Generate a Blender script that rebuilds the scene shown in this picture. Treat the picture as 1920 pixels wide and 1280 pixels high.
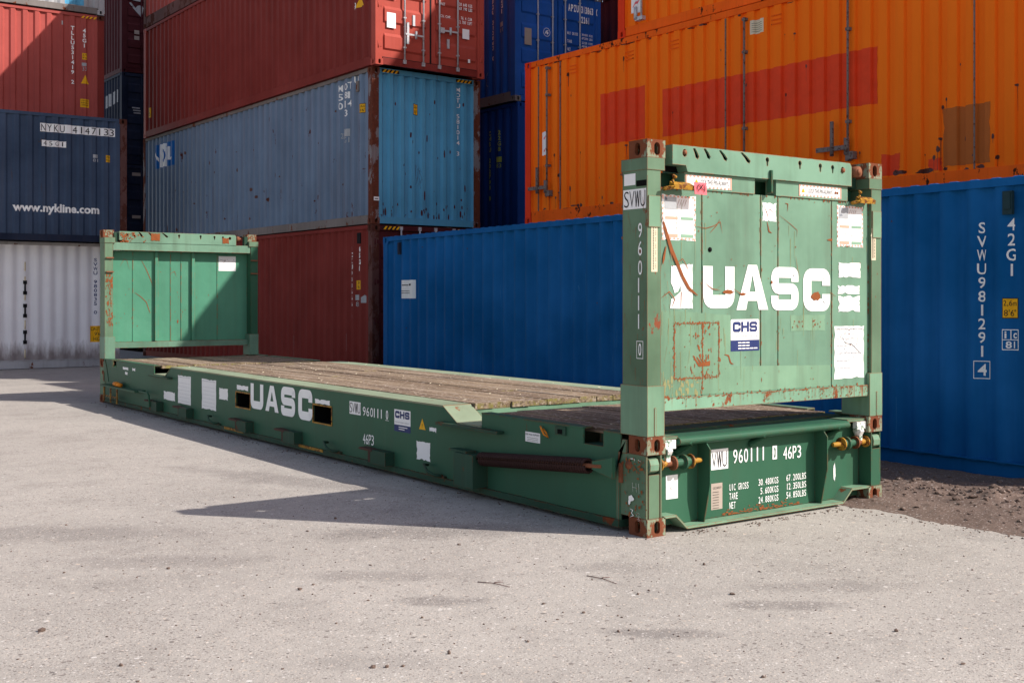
import bpy, bmesh, math, random
from mathutils import Vector, Matrix
R = math.radians
random.seed(7)
SC = bpy.context.scene
for o in list(bpy.data.objects): bpy.data.objects.remove(o)
COL = SC.collection

# ---------------------------------------------------------------- camera
cam = bpy.data.cameras.new('camera'); co = bpy.data.objects.new('camera', cam); COL.objects.link(co)
co.location = (-5.0545, -5.5421, 1.5509); co.rotation_euler = (R(90), 0, -0.6223)
cam.sensor_width = 36; cam.lens = 2153.6 / 1920 * 36; cam.shift_y = -(640 - 560.5) / 1920
cam.clip_start = .1; cam.clip_end = 1000
SC.camera = co
# ---------------------------------------------------------------- world, sun, exposure
KS = Vector((.8337, -.9911, 1.0)).normalized()          # towards the sun
W_ = bpy.data.worlds.new('World'); SC.world = W_; W_.use_nodes = True
nt = W_.node_tree; bg = nt.nodes['Background']
sky = nt.nodes.new('ShaderNodeTexSky'); sky.sky_type = 'NISHITA'; sky.sun_disc = False
sky.sun_elevation = math.asin(KS.z); sky.sun_rotation = math.atan2(KS.x, KS.y)
tint = nt.nodes.new('ShaderNodeMix'); tint.data_type = 'RGBA'; tint.blend_type = 'MULTIPLY'; tint.inputs[0].default_value = 1
nt.links.new(sky.outputs[0], tint.inputs[6]); tint.inputs[7].default_value = (1.25, 1.02, .90, 1)
nt.links.new(tint.outputs[2], bg.inputs[0]); bg.inputs[1].default_value = .13
sl = bpy.data.lights.new('sun', 'SUN'); sl.energy = 4.6; sl.angle = R(.5); sl.color = (1, .94, .86)
so = bpy.data.objects.new('sun', sl); COL.objects.link(so); so.rotation_euler = KS.to_track_quat('Z', 'Y').to_euler(); so.location = (10, -12, 14)
SC.view_settings.view_transform = 'Standard'; SC.view_settings.look = 'None'; SC.view_settings.gamma = 1
SC.view_settings.exposure = .36

# ---------------------------------------------------------------- materials
MATS = {}
def nodes(name, rough=.5, metal=0, spec=.5):
    m = bpy.data.materials.new(name); m.use_nodes = True; t = m.node_tree; b = t.nodes['Principled BSDF']
    b.inputs['Roughness'].default_value = rough; b.inputs['Metallic'].default_value = metal
    b.inputs['Specular IOR Level'].default_value = spec
    MATS[name] = m
    return m, t, b
def N(t, ty, **kw):
    n = t.nodes.new(ty)
    for k, v in kw.items():
        if hasattr(n, k): setattr(n, k, v)
        else: n.inputs[k].default_value = v
    return n
def c4(c): return (c[0], c[1], c[2], 1)
def ramp(t, src, a, b):
    r = N(t, 'ShaderNodeMapRange'); r.inputs['From Min'].default_value = a; r.inputs['From Max'].default_value = b
    t.links.new(src, r.inputs['Value']); return r.outputs[0]
def mix(t, f, a, b):
    m = t.nodes.new('ShaderNodeMix'); m.data_type = 'RGBA'
    if isinstance(f, (int, float)): m.inputs[0].default_value = f
    else: t.links.new(f, m.inputs[0])
    for i, x in ((6, a), (7, b)):
        if isinstance(x, tuple): m.inputs[i].default_value = c4(x)
        else: t.links.new(x, m.inputs[i])
    return m.outputs[2]
def mth(t, op, a, b=0.):
    m = t.nodes.new('ShaderNodeMath'); m.operation = op
    for i, x in ((0, a), (1, b)):
        if isinstance(x, (int, float)): m.inputs[i].default_value = x
        else: t.links.new(x, m.inputs[i])
    return m.outputs[0]
def noise(t, vec, scale, detail=4, rough=.55, mapscale=None, loc=(0, 0, 0)):
    mp = N(t, 'ShaderNodeMapping'); t.links.new(vec, mp.inputs[0])
    mp.inputs['Location'].default_value = loc
    if mapscale: mp.inputs['Scale'].default_value = mapscale
    n = N(t, 'ShaderNodeTexNoise'); n.inputs['Scale'].default_value = scale; n.inputs['Detail'].default_value = detail
    n.inputs['Roughness'].default_value = rough; t.links.new(mp.outputs[0], n.inputs['Vector'])
    return n.outputs['Fac']
def sc(c, k): return tuple(min(1, x * k) for x in c)
SEED = [0]
def paint(name, col, fade=.18, streak=.35, rust=.66, rs=3., drip=.72, rough=.42, edge=0, dent=.25, grime=(.09, .06, .045), rustcol=((.24, .07, .025), (.06, .022, .014)), lowdirt=None, pale=.5, spec=.10):
    """weathered enamel: faded patches, vertical dirt runs, rust blooms, rust runs, bare edges"""
    m, t, b = nodes(name, rough, 0, spec)
    SEED[0] += 1; L = (SEED[0] * 3.7, SEED[0] * 1.9, SEED[0] * 2.3)
    tc = N(t, 'ShaderNodeTexCoord').outputs['Object']
    n1 = noise(t, tc, .9, 5, .6, None, L)
    c = mix(t, ramp(t, n1, .3, .7), sc(col, 1 - fade), tuple(min(1, x * (1 + fade) + .012 * fade * 5) for x in col))
    n2 = noise(t, tc, 1, 5, .6, (9, 9, .45), L)
    dark = tuple(x * .45 + g * .5 for x, g in zip(col, grime))
    c = mix(t, mth(t, 'MULTIPLY', ramp(t, n2, .48, .8), streak), c, dark)
    n2b = noise(t, tc, 1, 4, .6, (14, 14, .6), (L[1], L[2], L[0]))
    palec = tuple(x * .75 + .16 for x in col)
    c = mix(t, mth(t, 'MULTIPLY', ramp(t, n2b, .6, .9), streak * pale), c, palec)
    rc = mix(t, noise(t, tc, 14, 5, .6, None, L), rustcol[0], rustcol[1])
    n3 = noise(t, tc, rs, 9, .68, (1, 1, .6), L)
    m1 = ramp(t, n3, rust, rust + .025)
    n4 = noise(t, tc, 1, 7, .65, (16, 16, 1.1), L)
    n5 = noise(t, tc, 1.1, 3, .5, None, (L[2], L[0], 4))
    m2 = mth(t, 'MULTIPLY', ramp(t, n4, drip, drip + .06), ramp(t, n5, .45, .6))
    msk = mth(t, 'MAXIMUM', m1, mth(t, 'MULTIPLY', m2, .8))
    if lowdirt:                       # dried mud and road film splashed on the lowest part, ragged upper limit
        z0, z1, lc = lowdirt
        sx = N(t, 'ShaderNodeSeparateXYZ'); t.links.new(tc, sx.inputs[0])
        n6 = noise(t, tc, 1, 6, .65, (7, 7, 1.6), L)
        zz = mth(t, 'ADD', sx.outputs[2], mth(t, 'MULTIPLY', mth(t, 'SUBTRACT', n6, .5), (z1 - z0) * 2.4))
        c = mix(t, ramp(t, zz, z1, z0), c, lc)
    if edge:
        bv = N(t, 'ShaderNodeBevel', samples=4); bv.inputs['Radius'].default_value = .009
        ge = N(t, 'ShaderNodeNewGeometry')
        d = t.nodes.new('ShaderNodeVectorMath'); d.operation = 'DOT_PRODUCT'
        t.links.new(bv.outputs[0], d.inputs[0]); t.links.new(ge.outputs['Normal'], d.inputs[1])
        e = ramp(t, d.outputs['Value'], .985, .90)
        e = mth(t, 'MULTIPLY', e, ramp(t, noise(t, tc, 9, 6, .65, None, L), .62 - edge * .3, .68 - edge * .3))
        msk = mth(t, 'MAXIMUM', msk, e)
    c = mix(t, msk, c, rc)
    t.links.new(c, b.inputs['Base Color'])
    t.links.new(mth(t, 'ADD', rough - .06, mth(t, 'MULTIPLY', mth(t, 'MAXIMUM', msk, mth(t, 'MULTIPLY', n1, .35)), .42)), b.inputs['Roughness'])
    bp = N(t, 'ShaderNodeBump'); bp.inputs['Strength'].default_value = dent; bp.inputs['Distance'].default_value = .03
    hh = mth(t, 'ADD', noise(t, tc, 2.2, 3, .5, None, L), mth(t, 'MULTIPLY', msk, -.05))
    t.links.new(hh, bp.inputs['Height']); t.links.new(bp.outputs[0], b.inputs['Normal'])
    return m
def plain(name, col, rough=.5, metal=0, var=.25, vs=12., chip=0, chipcol=(.1, .1, .1)):
    m, t, b = nodes(name, rough, metal, .12)
    tc = N(t, 'ShaderNodeTexCoord').outputs['Object']
    c = mix(t, noise(t, tc, vs, 6, .65), sc(col, 1 - var), sc(col, 1 + var))
    if chip: c = mix(t, ramp(t, noise(t, tc, 22, 7, .7, None, (5, 3, 1)), chip, chip + .03), c, chipcol)
    t.links.new(c, b.inputs['Base Color'])
    return m

G0 = (.034, .112, .066)
paint('green_paint', G0, fade=.10, streak=.25, rust=.69, rs=5, drip=.72, rough=.45, edge=.55, dent=.15)
paint('deck_edge_paint', (.27, .33, .225), fade=.18, streak=.3, rust=.62, rs=5, drip=.68, rough=.65, edge=.9, dent=.5, rustcol=((.34, .16, .08), (.18, .08, .05)))
paint('green_inner', (.080, .255, .165), fade=.12, streak=.25, rust=.72, rs=4, drip=.74, rough=.42, edge=.5, dent=.6, rustcol=((.38, .13, .05), (.26, .08, .03)))
paint('green_faded', (.165, .295, .195), fade=.26, streak=.6, rust=.64, rs=5, drip=.66, rough=.5, edge=.9, dent=.12, rustcol=((.32, .11, .04), (.2, .06, .03)))
paint('green_panel', (.132, .248, .172), fade=.30, streak=.55, rust=.68, rs=4, drip=.74, rough=.42, edge=.6, dent=.45, rustcol=((.38, .13, .05), (.26, .08, .03)))
paint('green_scuffed', (.120, .205, .128), fade=.3, streak=.6, rust=.635, rs=6, drip=.66, rough=.5, edge=1., dent=.2, rustcol=((.28, .085, .04), (.12, .035, .022)))
paint('green_rusty', (.19, .35, .24), fade=.2, streak=.4, rust=.575, rs=9, drip=.56, rough=.55, edge=1.3, dent=.2, rustcol=((.30, .10, .04), (.14, .045, .025)))
paint('casting_rust', (.20, .25, .17), fade=.2, streak=.3, rust=.455, rs=8, drip=.5, rough=.6, edge=1.2, dent=.3, rustcol=((.25, .085, .04), (.10, .035, .022)))
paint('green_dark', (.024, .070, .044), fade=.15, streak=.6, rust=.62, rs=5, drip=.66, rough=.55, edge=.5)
paint("blue_paint", (.0008, .100, .310), fade=.22, streak=.4, rust=.80, drip=.84, rough=.5, dent=.5, grime=(.0, .04, .09), pale=.04, spec=.04)
paint('orange_paint', (1.0, .185, .010), fade=.04, streak=.22, rust=.71, rs=2.3, drip=.70, rough=.55, grime=(.40, .07, .01), rustcol=((.10, .03, .015), (.03, .015, .012)), pale=0, spec=.04)
paint('orange_rail', (.90, .13, .010), fade=.1, streak=.4, rust=.60, rs=6, drip=.62, rough=.6, grime=(.25, .04, .02), rustcol=((.10, .03, .015), (.03, .015, .012)), pale=0, spec=.04)
paint('red_post', (.80, .05, .012), pale=0, spec=.04, fade=.12, streak=.3, rust=.68, rs=3, rough=.5, rustcol=((.12, .03, .015), (.04, .015, .012)))
paint('steel_blue', (.155, .225, .325), fade=.12, streak=.6, rust=.635, rs=3.2, drip=.66, rough=.5, grime=(.16, .10, .08), rustcol=((.13, .03, .02), (.06, .02, .018)))
paint('steel_blue_end', (.095, .35, .56), fade=.12, streak=.35, rust=.66, rs=3.4, drip=.66, rough=.45, grime=(.10, .09, .09), rustcol=((.10, .022, .022), (.05, .014, .014)))
paint('rusty_post', (.22, .20, .21), fade=.2, streak=.5, rust=.46, rs=3.4, drip=.5, rough=.7, rustcol=((.20, .06, .035), (.07, .025, .018)))
paint('grey_rail', (.20, .18, .17), fade=.2, streak=.5, rust=.6, rs=3, drip=.6, rough=.6)
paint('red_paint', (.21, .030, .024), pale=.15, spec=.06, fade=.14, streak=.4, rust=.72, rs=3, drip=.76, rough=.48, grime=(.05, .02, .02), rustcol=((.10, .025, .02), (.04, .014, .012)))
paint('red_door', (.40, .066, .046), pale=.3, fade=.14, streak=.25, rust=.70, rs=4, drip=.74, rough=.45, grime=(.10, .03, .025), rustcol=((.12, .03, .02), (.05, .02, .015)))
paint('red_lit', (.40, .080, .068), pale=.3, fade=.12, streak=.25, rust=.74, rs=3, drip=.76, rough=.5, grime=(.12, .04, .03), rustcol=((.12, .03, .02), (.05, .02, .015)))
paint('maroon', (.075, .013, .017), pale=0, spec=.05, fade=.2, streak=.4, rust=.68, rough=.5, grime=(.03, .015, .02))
paint('brown_post', (.12, .055, .05), fade=.2, streak=.5, rust=.52, rs=4, drip=.56, rough=.65, rustcol=((.13, .045, .03), (.05, .02, .018)))
paint('navy_paint', (.040, .068, .125), fade=.22, streak=.55, rust=.655, rs=2.2, drip=.64, rough=.5, grime=(.10, .10, .12), rustcol=((.12, .07, .06), (.05, .03, .03)))
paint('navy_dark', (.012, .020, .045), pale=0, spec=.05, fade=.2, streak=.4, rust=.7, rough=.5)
paint('royal_blue', (.005, .085, .38), pale=.3, spec=.25, fade=.22, streak=.6, rust=.70, rs=3, drip=.72, rough=.45, grime=(.06, .12, .14), rustcol=((.08, .10, .10), (.05, .05, .06)))
paint('royal_blue_dark', (.003, .05, .26), pale=0, spec=.2, fade=.15, streak=.4, rust=.75, rs=3, drip=.76, rough=.45, grime=(.02, .04, .08))
paint('white_paint', (.84, .85, .88), fade=.06, streak=.14, rust=.76, drip=.78, rough=.4, grime=(.25, .22, .22), lowdirt=(.30, .62, (.30, .27, .27)))
paint('grey_white', (.42, .43, .45), fade=.2, streak=.6, rust=.62, rs=4, rough=.5)
plain('spring_steel', (.045, .022, .020), .6, 0, .4, 30)
plain('galvanised', (.50, .52, .55), .42, .25, .25, 20, .60, (.16, .12, .10))
plain('dark_rubber', (.012, .012, .014), .7)
plain('yellow_metal', (.40, .21, .03), .5, 0, .35, 26, .50, (.16, .06, .02))
plain('orange_strap', (.70, .23, .02), .5, 0, .2, 30, .62, (.05, .04, .03))
plain('rust_metal', (.22, .085, .045), .7, 0, .45, 22)
plain('white_lettering', (.92, .93, .92), .5, 0, .05, 8, .75, (.25, .35, .30))
plain('grey_lettering', (.42, .44, .46), .6, 0, .15, 14, .60, (.12, .14, .18))
plain('black_lettering', (.02, .02, .022), .5)
plain('navy_lettering', (.03, .045, .15), .5)
plain('lime_lettering', (.45, .55, .10), .5)
plain('white_sticker', (.88, .88, .88), .5, 0, .04, 6, .70, (.50, .46, .40))
plain('cream_sticker', (.70, .62, .45), .55, 0, .1, 8, .68, (.4, .3, .2))
plain('grey_sticker', (.42, .35, .30), .55, 0, .12, 8)
plain('pale_red', (.80, .40, .30), .55, 0, .08, 8)
plain('pink_tag', (.80, .16, .19), .5, 0, .08, 8)
plain('old_rod', (.20, .16, .145), .6, .1, .3, 20, .55, (.09, .035, .02))
plain('rust_dark', (.085, .045, .035), .7, 0, .3, 20)
plain('vent_grey', (.018, .045, .055), .6)
plain('rust_stain', (.27, .27, .13), .6, 0, .1, 10)
plain('red_patch', (.80, .060, .014), .5, 0, .22, 4, .68, (.7, .15, .02))
plain('brown_patch', (.46, .12, .022), .55, 0, .15, 4)
plain('yellow_sign', (.85, .45, .015), .45, 0, .06, 8)
plain('ndl_blue', (.01, .13, .42), .5, 0, .1, 8)
plain('rust_scrape', (.25, .080, .028), .8, 0, .4, 30)
plain('chipped_white', (.80, .80, .78), .5, 0, .06, 8, .52, (.12, .22, .15))
plain('grey_green', (.26, .42, .30), .6, 0, .12, 8)
plain('hole_shade', (.004, .004, .004), .9)  # near-black holds the shade inside holes, slots and hollows

STAINS = [(-.70, -.50, .36, .15, -.62, .35), (-.54, -1.62, .36, .10, -.62, .5), (-1.40, -1.60, .34, .09, -.72, .5), (-1.93, -.52, .32, .12, -.62, .5), (-1.94, .15, .5, .14, -.6, .35), (-.04, -1.50, .5, .14, -.6, .35), (-3.1, 2.4, 1.2, .3, -.6, .35), (-2.8, 1.2, .8, .2, -.6, .3), (-1.0, 1.0, .9, .3, -.5, .45), (-.9, 3.6, 1.6, .25, -1.2, .4), (-2.7, -1.2, .5, .12, -.6, .2)]
def ground_mat():
    m, t, b = nodes('asphalt', .9, 0, .25)
    tc = N(t, 'ShaderNodeTexCoord').outputs['Object']
    big = noise(t, tc, .35, 6, .6); mid = noise(t, tc, 1.6, 7, .65, (1, 1, 1), (3, 9, 0))
    c = mix(t, ramp(t, big, .35, .68), (.440, .405, .368), (.365, .335, .305))
    c = mix(t, mth(t, 'MULTIPLY', ramp(t, mid, .50, .70), .50), c, (.265, .240, .220))
    fine = noise(t, tc, 9, 6, .7)
    c = mix(t, mth(t, 'MULTIPLY', ramp(t, fine, .50, .70), .35), c, (.24, .215, .20))
    # damp, oily stains with shapes of their own
    sx = N(t, 'ShaderNodeSeparateXYZ'); t.links.new(tc, sx.inputs[0])
    wob = mth(t, 'MULTIPLY', mth(t, 'SUBTRACT', noise(t, tc, 4.5, 7, .75), .5), 4.2)
    for (x, y, rx, ry, ang, amt) in STAINS:
        dx = mth(t, 'SUBTRACT', sx.outputs[0], x); dy = mth(t, 'SUBTRACT', sx.outputs[1], y); ca, sa = math.cos(ang), math.sin(ang)
        u_ = mth(t, 'DIVIDE', mth(t, 'ADD', mth(t, 'MULTIPLY', dx, ca), mth(t, 'MULTIPLY', dy, sa)), rx)
        v_ = mth(t, 'DIVIDE', mth(t, 'SUBTRACT', mth(t, 'MULTIPLY', dy, ca), mth(t, 'MULTIPLY', dx, sa)), ry)
        r2 = mth(t, 'ADD', mth(t, 'ADD', mth(t, 'MULTIPLY', u_, u_), mth(t, 'MULTIPLY', v_, v_)), wob)
        c = mix(t, mth(t, 'MULTIPLY', ramp(t, r2, 1.1, .1), amt), c, (.135, .118, .115))
    dens = noise(t, tc, .8, 5, .6, None, (8, 2, 5))
    # aggregate: every stone its own tone
    for sc_, lo, hi, k in ((140, .13, .90, .65), (75, .05, .965, .7), (40, .014, .994, .7)):
        v = N(t, 'ShaderNodeTexVoronoi'); v.inputs['Scale'].default_value = sc_; t.links.new(tc, v.inputs['Vector'])
        sep = N(t, 'ShaderNodeSeparateColor'); t.links.new(v.outputs['Color'], sep.inputs[0])
        core = ramp(t, v.outputs['Distance'], .62, .40)
        lo_ = mth(t, 'MULTIPLY', ramp(t, dens, .25, .75), lo*2)
        dk = mth(t, 'MULTIPLY', mth(t, 'LESS_THAN', sep.outputs[0], lo_), core); lt = mth(t, 'MULTIPLY', mth(t, 'GREATER_THAN', sep.outputs[0], hi), core)
        c = mix(t, mth(t, 'MULTIPLY', dk, k), c, mix(t, sep.outputs[1], (.075, .062, .060), (.19, .155, .14)))
        c = mix(t, mth(t, 'MULTIPLY', lt, k), c, mix(t, sep.outputs[2], (.72, .69, .66), (.62, .50, .40)))
    t.links.new(c, b.inputs['Base Color'])
    bp = N(t, 'ShaderNodeBump'); bp.inputs['Strength'].default_value = .55; bp.inputs['Distance'].default_value = .006
    h = mth(t, 'ADD', noise(t, tc, 75, 3, .6), mth(t, 'MULTIPLY', noise(t, tc, 6, 4, .6), 1.6))
    t.links.new(h, bp.inputs['Height']); t.links.new(bp.outputs[0], b.inputs['Normal'])
    m, t, b = nodes('soil', .95, 0, .2)
    tc = N(t, 'ShaderNodeTexCoord').outputs['Object']
    c = mix(t, ramp(t, noise(t, tc, 1.4, 7, .65), .3, .7), (.110, .076, .062), (.190, .135, .110))
    c = mix(t, ramp(t, noise(t, tc, 55, 3, .6), .60, .66), c, (.40, .34, .31))
    c = mix(t, ramp(t, noise(t, tc, 40, 3, .6, None, (4, 4, 4)), .62, .68), c, (.05, .038, .034))
    t.links.new(c, b.inputs['Base Color'])
    bp = N(t, 'ShaderNodeBump'); bp.inputs['Strength'].default_value = .7; bp.inputs['Distance'].default_value = .012
    t.links.new(noise(t, tc, 28, 6, .65), bp.inputs['Height']); t.links.new(bp.outputs[0], b.inputs['Normal'])
    m, t, b = nodes('deck_wood', .85, 0, .25)
    tc = N(t, 'ShaderNodeTexCoord').outputs['Object']
    s = N(t, 'ShaderNodeSeparateXYZ'); t.links.new(tc, s.inputs[0])
    cell = mth(t, 'FLOOR', mth(t, 'DIVIDE', mth(t, 'SUBTRACT', s.outputs[0], .275), .1888))
    wn = N(t, 'ShaderNodeTexWhiteNoise', noise_dimensions='1D'); t.links.new(cell, wn.inputs['W'])
    c = mix(t, wn.outputs['Value'], (.225, .158, .100), (.350, .262, .175))
    g = noise(t, tc, 1, 6, .65, (34, .8, 34))
    c = mix(t, ramp(t, g, .44, .62), c, (.085, .055, .040))
    g2 = noise(t, tc, 1, 5, .6, (20, .5, 20), (3, 3, 3))
    c = mix(t, mth(t, 'MULTIPLY', ramp(t, g2, .52, .7), .7), c, (.50, .41, .33))
    c = mix(t, mth(t, 'MULTIPLY', ramp(t, noise(t, tc, 1.2, 6, .65), .52, .66), .5), c, (.12, .082, .062))
    c = mix(t, ramp(t, noise(t, tc, 42, 4, .6, (1, .5, 1)), .60, .63), c, (.52, .43, .36))
    c = mix(t, ramp(t, noise(t, tc, 30, 4, .7, (1, .6, 1), (9, 1, 1)), .62, .66), c, (.07, .045, .035))
    # moss only on the sawn board ends
    ge = N(t, 'ShaderNodeNewGeometry'); sn = N(t, 'ShaderNodeSeparateXYZ'); t.links.new(ge.outputs['Normal'], sn.inputs[0])
    ms = mth(t, 'MULTIPLY', ramp(t, sn.outputs[1], -.6, -.9), ramp(t, noise(t, tc, 16, 6, .7, None, (1, 0, 2)), .44, .60))
    c = mix(t, ms, c, mix(t, noise(t, tc, 30, 4), (.30, .27, .07), (.14, .11, .04)))
    t.links.new(c, b.inputs['Base Color'])
    bp = N(t, 'ShaderNodeBump'); bp.inputs['Strength'].default_value = .6; bp.inputs['Distance'].default_value = .006
    t.links.new(g, bp.inputs['Height']); t.links.new(bp.outputs[0], b.inputs['Normal'])
ground_mat()

# ---------------------------------------------------------------- mesh helpers
class MB:
    """collects shapes into one mesh"""
    def __init__(s): s.bm = bmesh.new(); s.mi = 0
    def face(s, pts):
        f = s.bm.faces.new([s.bm.verts.new(p) for p in pts]); f.material_index = s.mi; return f
    def box(s, x0, x1, y0, y1, z0, z1):
        v = [s.bm.verts.new(p) for p in ((x0,y0,z0),(x1,y0,z0),(x1,y1,z0),(x0,y1,z0),(x0,y0,z1),(x1,y0,z1),(x1,y1,z1),(x0,y1,z1))]
        for q in ((3,2,1,0),(4,5,6,7),(0,1,5,4),(1,2,6,5),(2,3,7,6),(3,0,4,7)):
            s.bm.faces.new([v[i] for i in q]).material_index = s.mi
        return s
    def prism(s, poly, ax, a, b):
        """poly of 2-D points (the two other axes in x,y,z order) extruded from a to b along axis ax"""
        def P(p, w): l = [p[0], p[1]]; l.insert(ax, w); return l
        A = [s.bm.verts.new(P(p, a)) for p in poly]; B = [s.bm.verts.new(P(p, b)) for p in poly]
        n = len(poly); fs = [s.bm.faces.new(A), s.bm.faces.new(B[::-1])]
        for i in range(n): fs.append(s.bm.faces.new((A[(i+1) % n], A[i], B[i], B[(i+1) % n])))
        for f in fs: f.material_index = s.mi
        bmesh.ops.recalc_face_normals(s.bm, faces=fs)
        return s
    def tube(s, pts, r, n=10, cap=True):
        pts = [Vector(p) for p in pts]; rings = []
        up = Vector((0, 0, 1))
        for i, p in enumerate(pts):
            d = (pts[min(i+1, len(pts)-1)] - pts[max(i-1, 0)]).normalized()
            a = d.cross(up if abs(d.dot(up)) < .95 else Vector((1, 0, 0))).normalized(); b = d.cross(a)
            rr = r[i] if isinstance(r, (list, tuple)) else r
            rings.append([s.bm.verts.new(p + (a*math.cos(k*2*math.pi/n) + b*math.sin(k*2*math.pi/n))*rr) for k in range(n)])
        fs = []
        for A, B in zip(rings, rings[1:]):
            for k in range(n): fs.append(s.bm.faces.new((A[k], A[(k+1) % n], B[(k+1) % n], B[k])))
        if cap: fs += [s.bm.faces.new(rings[0]), s.bm.faces.new(rings[-1][::-1])]
        for f in fs: f.material_index = s.mi; f.smooth = True
        bmesh.ops.recalc_face_normals(s.bm, faces=fs)
        return s
    def lathe_x(s, prof, y, z, n=18):
        """prof: (x, radius) along x"""
        rings = [[s.bm.verts.new((x, y+r*math.cos(k*2*math.pi/n), z+r*math.sin(k*2*math.pi/n))) for k in range(n)] for x, r in prof]
        fs = []
        for A, B in zip(rings, rings[1:]):
            for k in range(n): fs.append(s.bm.faces.new((A[k], A[(k+1) % n], B[(k+1) % n], B[k])))
        fs += [s.bm.faces.new(rings[0]), s.bm.faces.new(rings[-1][::-1])]
        for f in fs: f.material_index = s.mi
        bmesh.ops.recalc_face_normals(s.bm, faces=fs); return s
    def holed(s, outer, holes, P, depth, N_):
        """plate with real holes: 2-D outer loop and hole loops, P maps 2-D to 3-D, hole walls run depth*N_ inward"""
        edges = []; loops = []
        for lp in [outer] + holes:
            vs = [s.bm.verts.new(P(*p)) for p in lp]; loops.append(vs)
            for i in range(len(vs)): edges.append(s.bm.edges.new((vs[i], vs[(i+1) % len(vs)])))
        r = bmesh.ops.triangle_fill(s.bm, use_beauty=True, use_dissolve=False, edges=edges, normal=-Vector(N_))
        fs = [g for g in r['geom'] if isinstance(g, bmesh.types.BMFace)]
        for vs in loops[1:]:
            iv = [s.bm.verts.new(v.co + Vector(N_)*depth) for v in vs]
            for i in range(len(vs)): j = (i+1) % len(vs); fs.append(s.bm.faces.new((vs[i], vs[j], iv[j], iv[i])))
        for f in fs: f.material_index = s.mi
        return s
    def mesh(s, name, mats, bevel=0):
        if bevel:
            es = [e for e in s.bm.edges if len(e.link_faces) == 2 and e.calc_face_angle(0) > .6]
            bmesh.ops.bevel(s.bm, geom=es, offset=bevel, segments=2, profile=.6, affect='EDGES', clamp_overlap=True)
        me = bpy.data.meshes.new(name); s.bm.to_mesh(me); s.bm.free()
        for m in (mats if isinstance(mats, (list, tuple)) else [mats]): me.materials.append(MATS[m])
        return me
    def build(s, name, mats, parent=None, bevel=0, loc=None):
        o = bpy.data.objects.new(name, s.mesh(name, mats, bevel)); COL.objects.link(o); o.parent = parent
        if loc: o.location = loc
        return o
def thing(name, label, cat, loc, rz=0, group=None):
    o = bpy.data.objects.new(name, None); COL.objects.link(o); o.location = loc; o.rotation_euler = (0, 0, rz)
    o.empty_display_size = .2; o['label'] = label; o['category'] = cat
    if group: o['group'] = group
    return o
def share(name, me, parent, loc=(0, 0, 0), scale=(1, 1, 1)):
    o = bpy.data.objects.new(name, me); COL.objects.link(o); o.parent = parent; o.location = loc; o.scale = scale; return o

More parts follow.
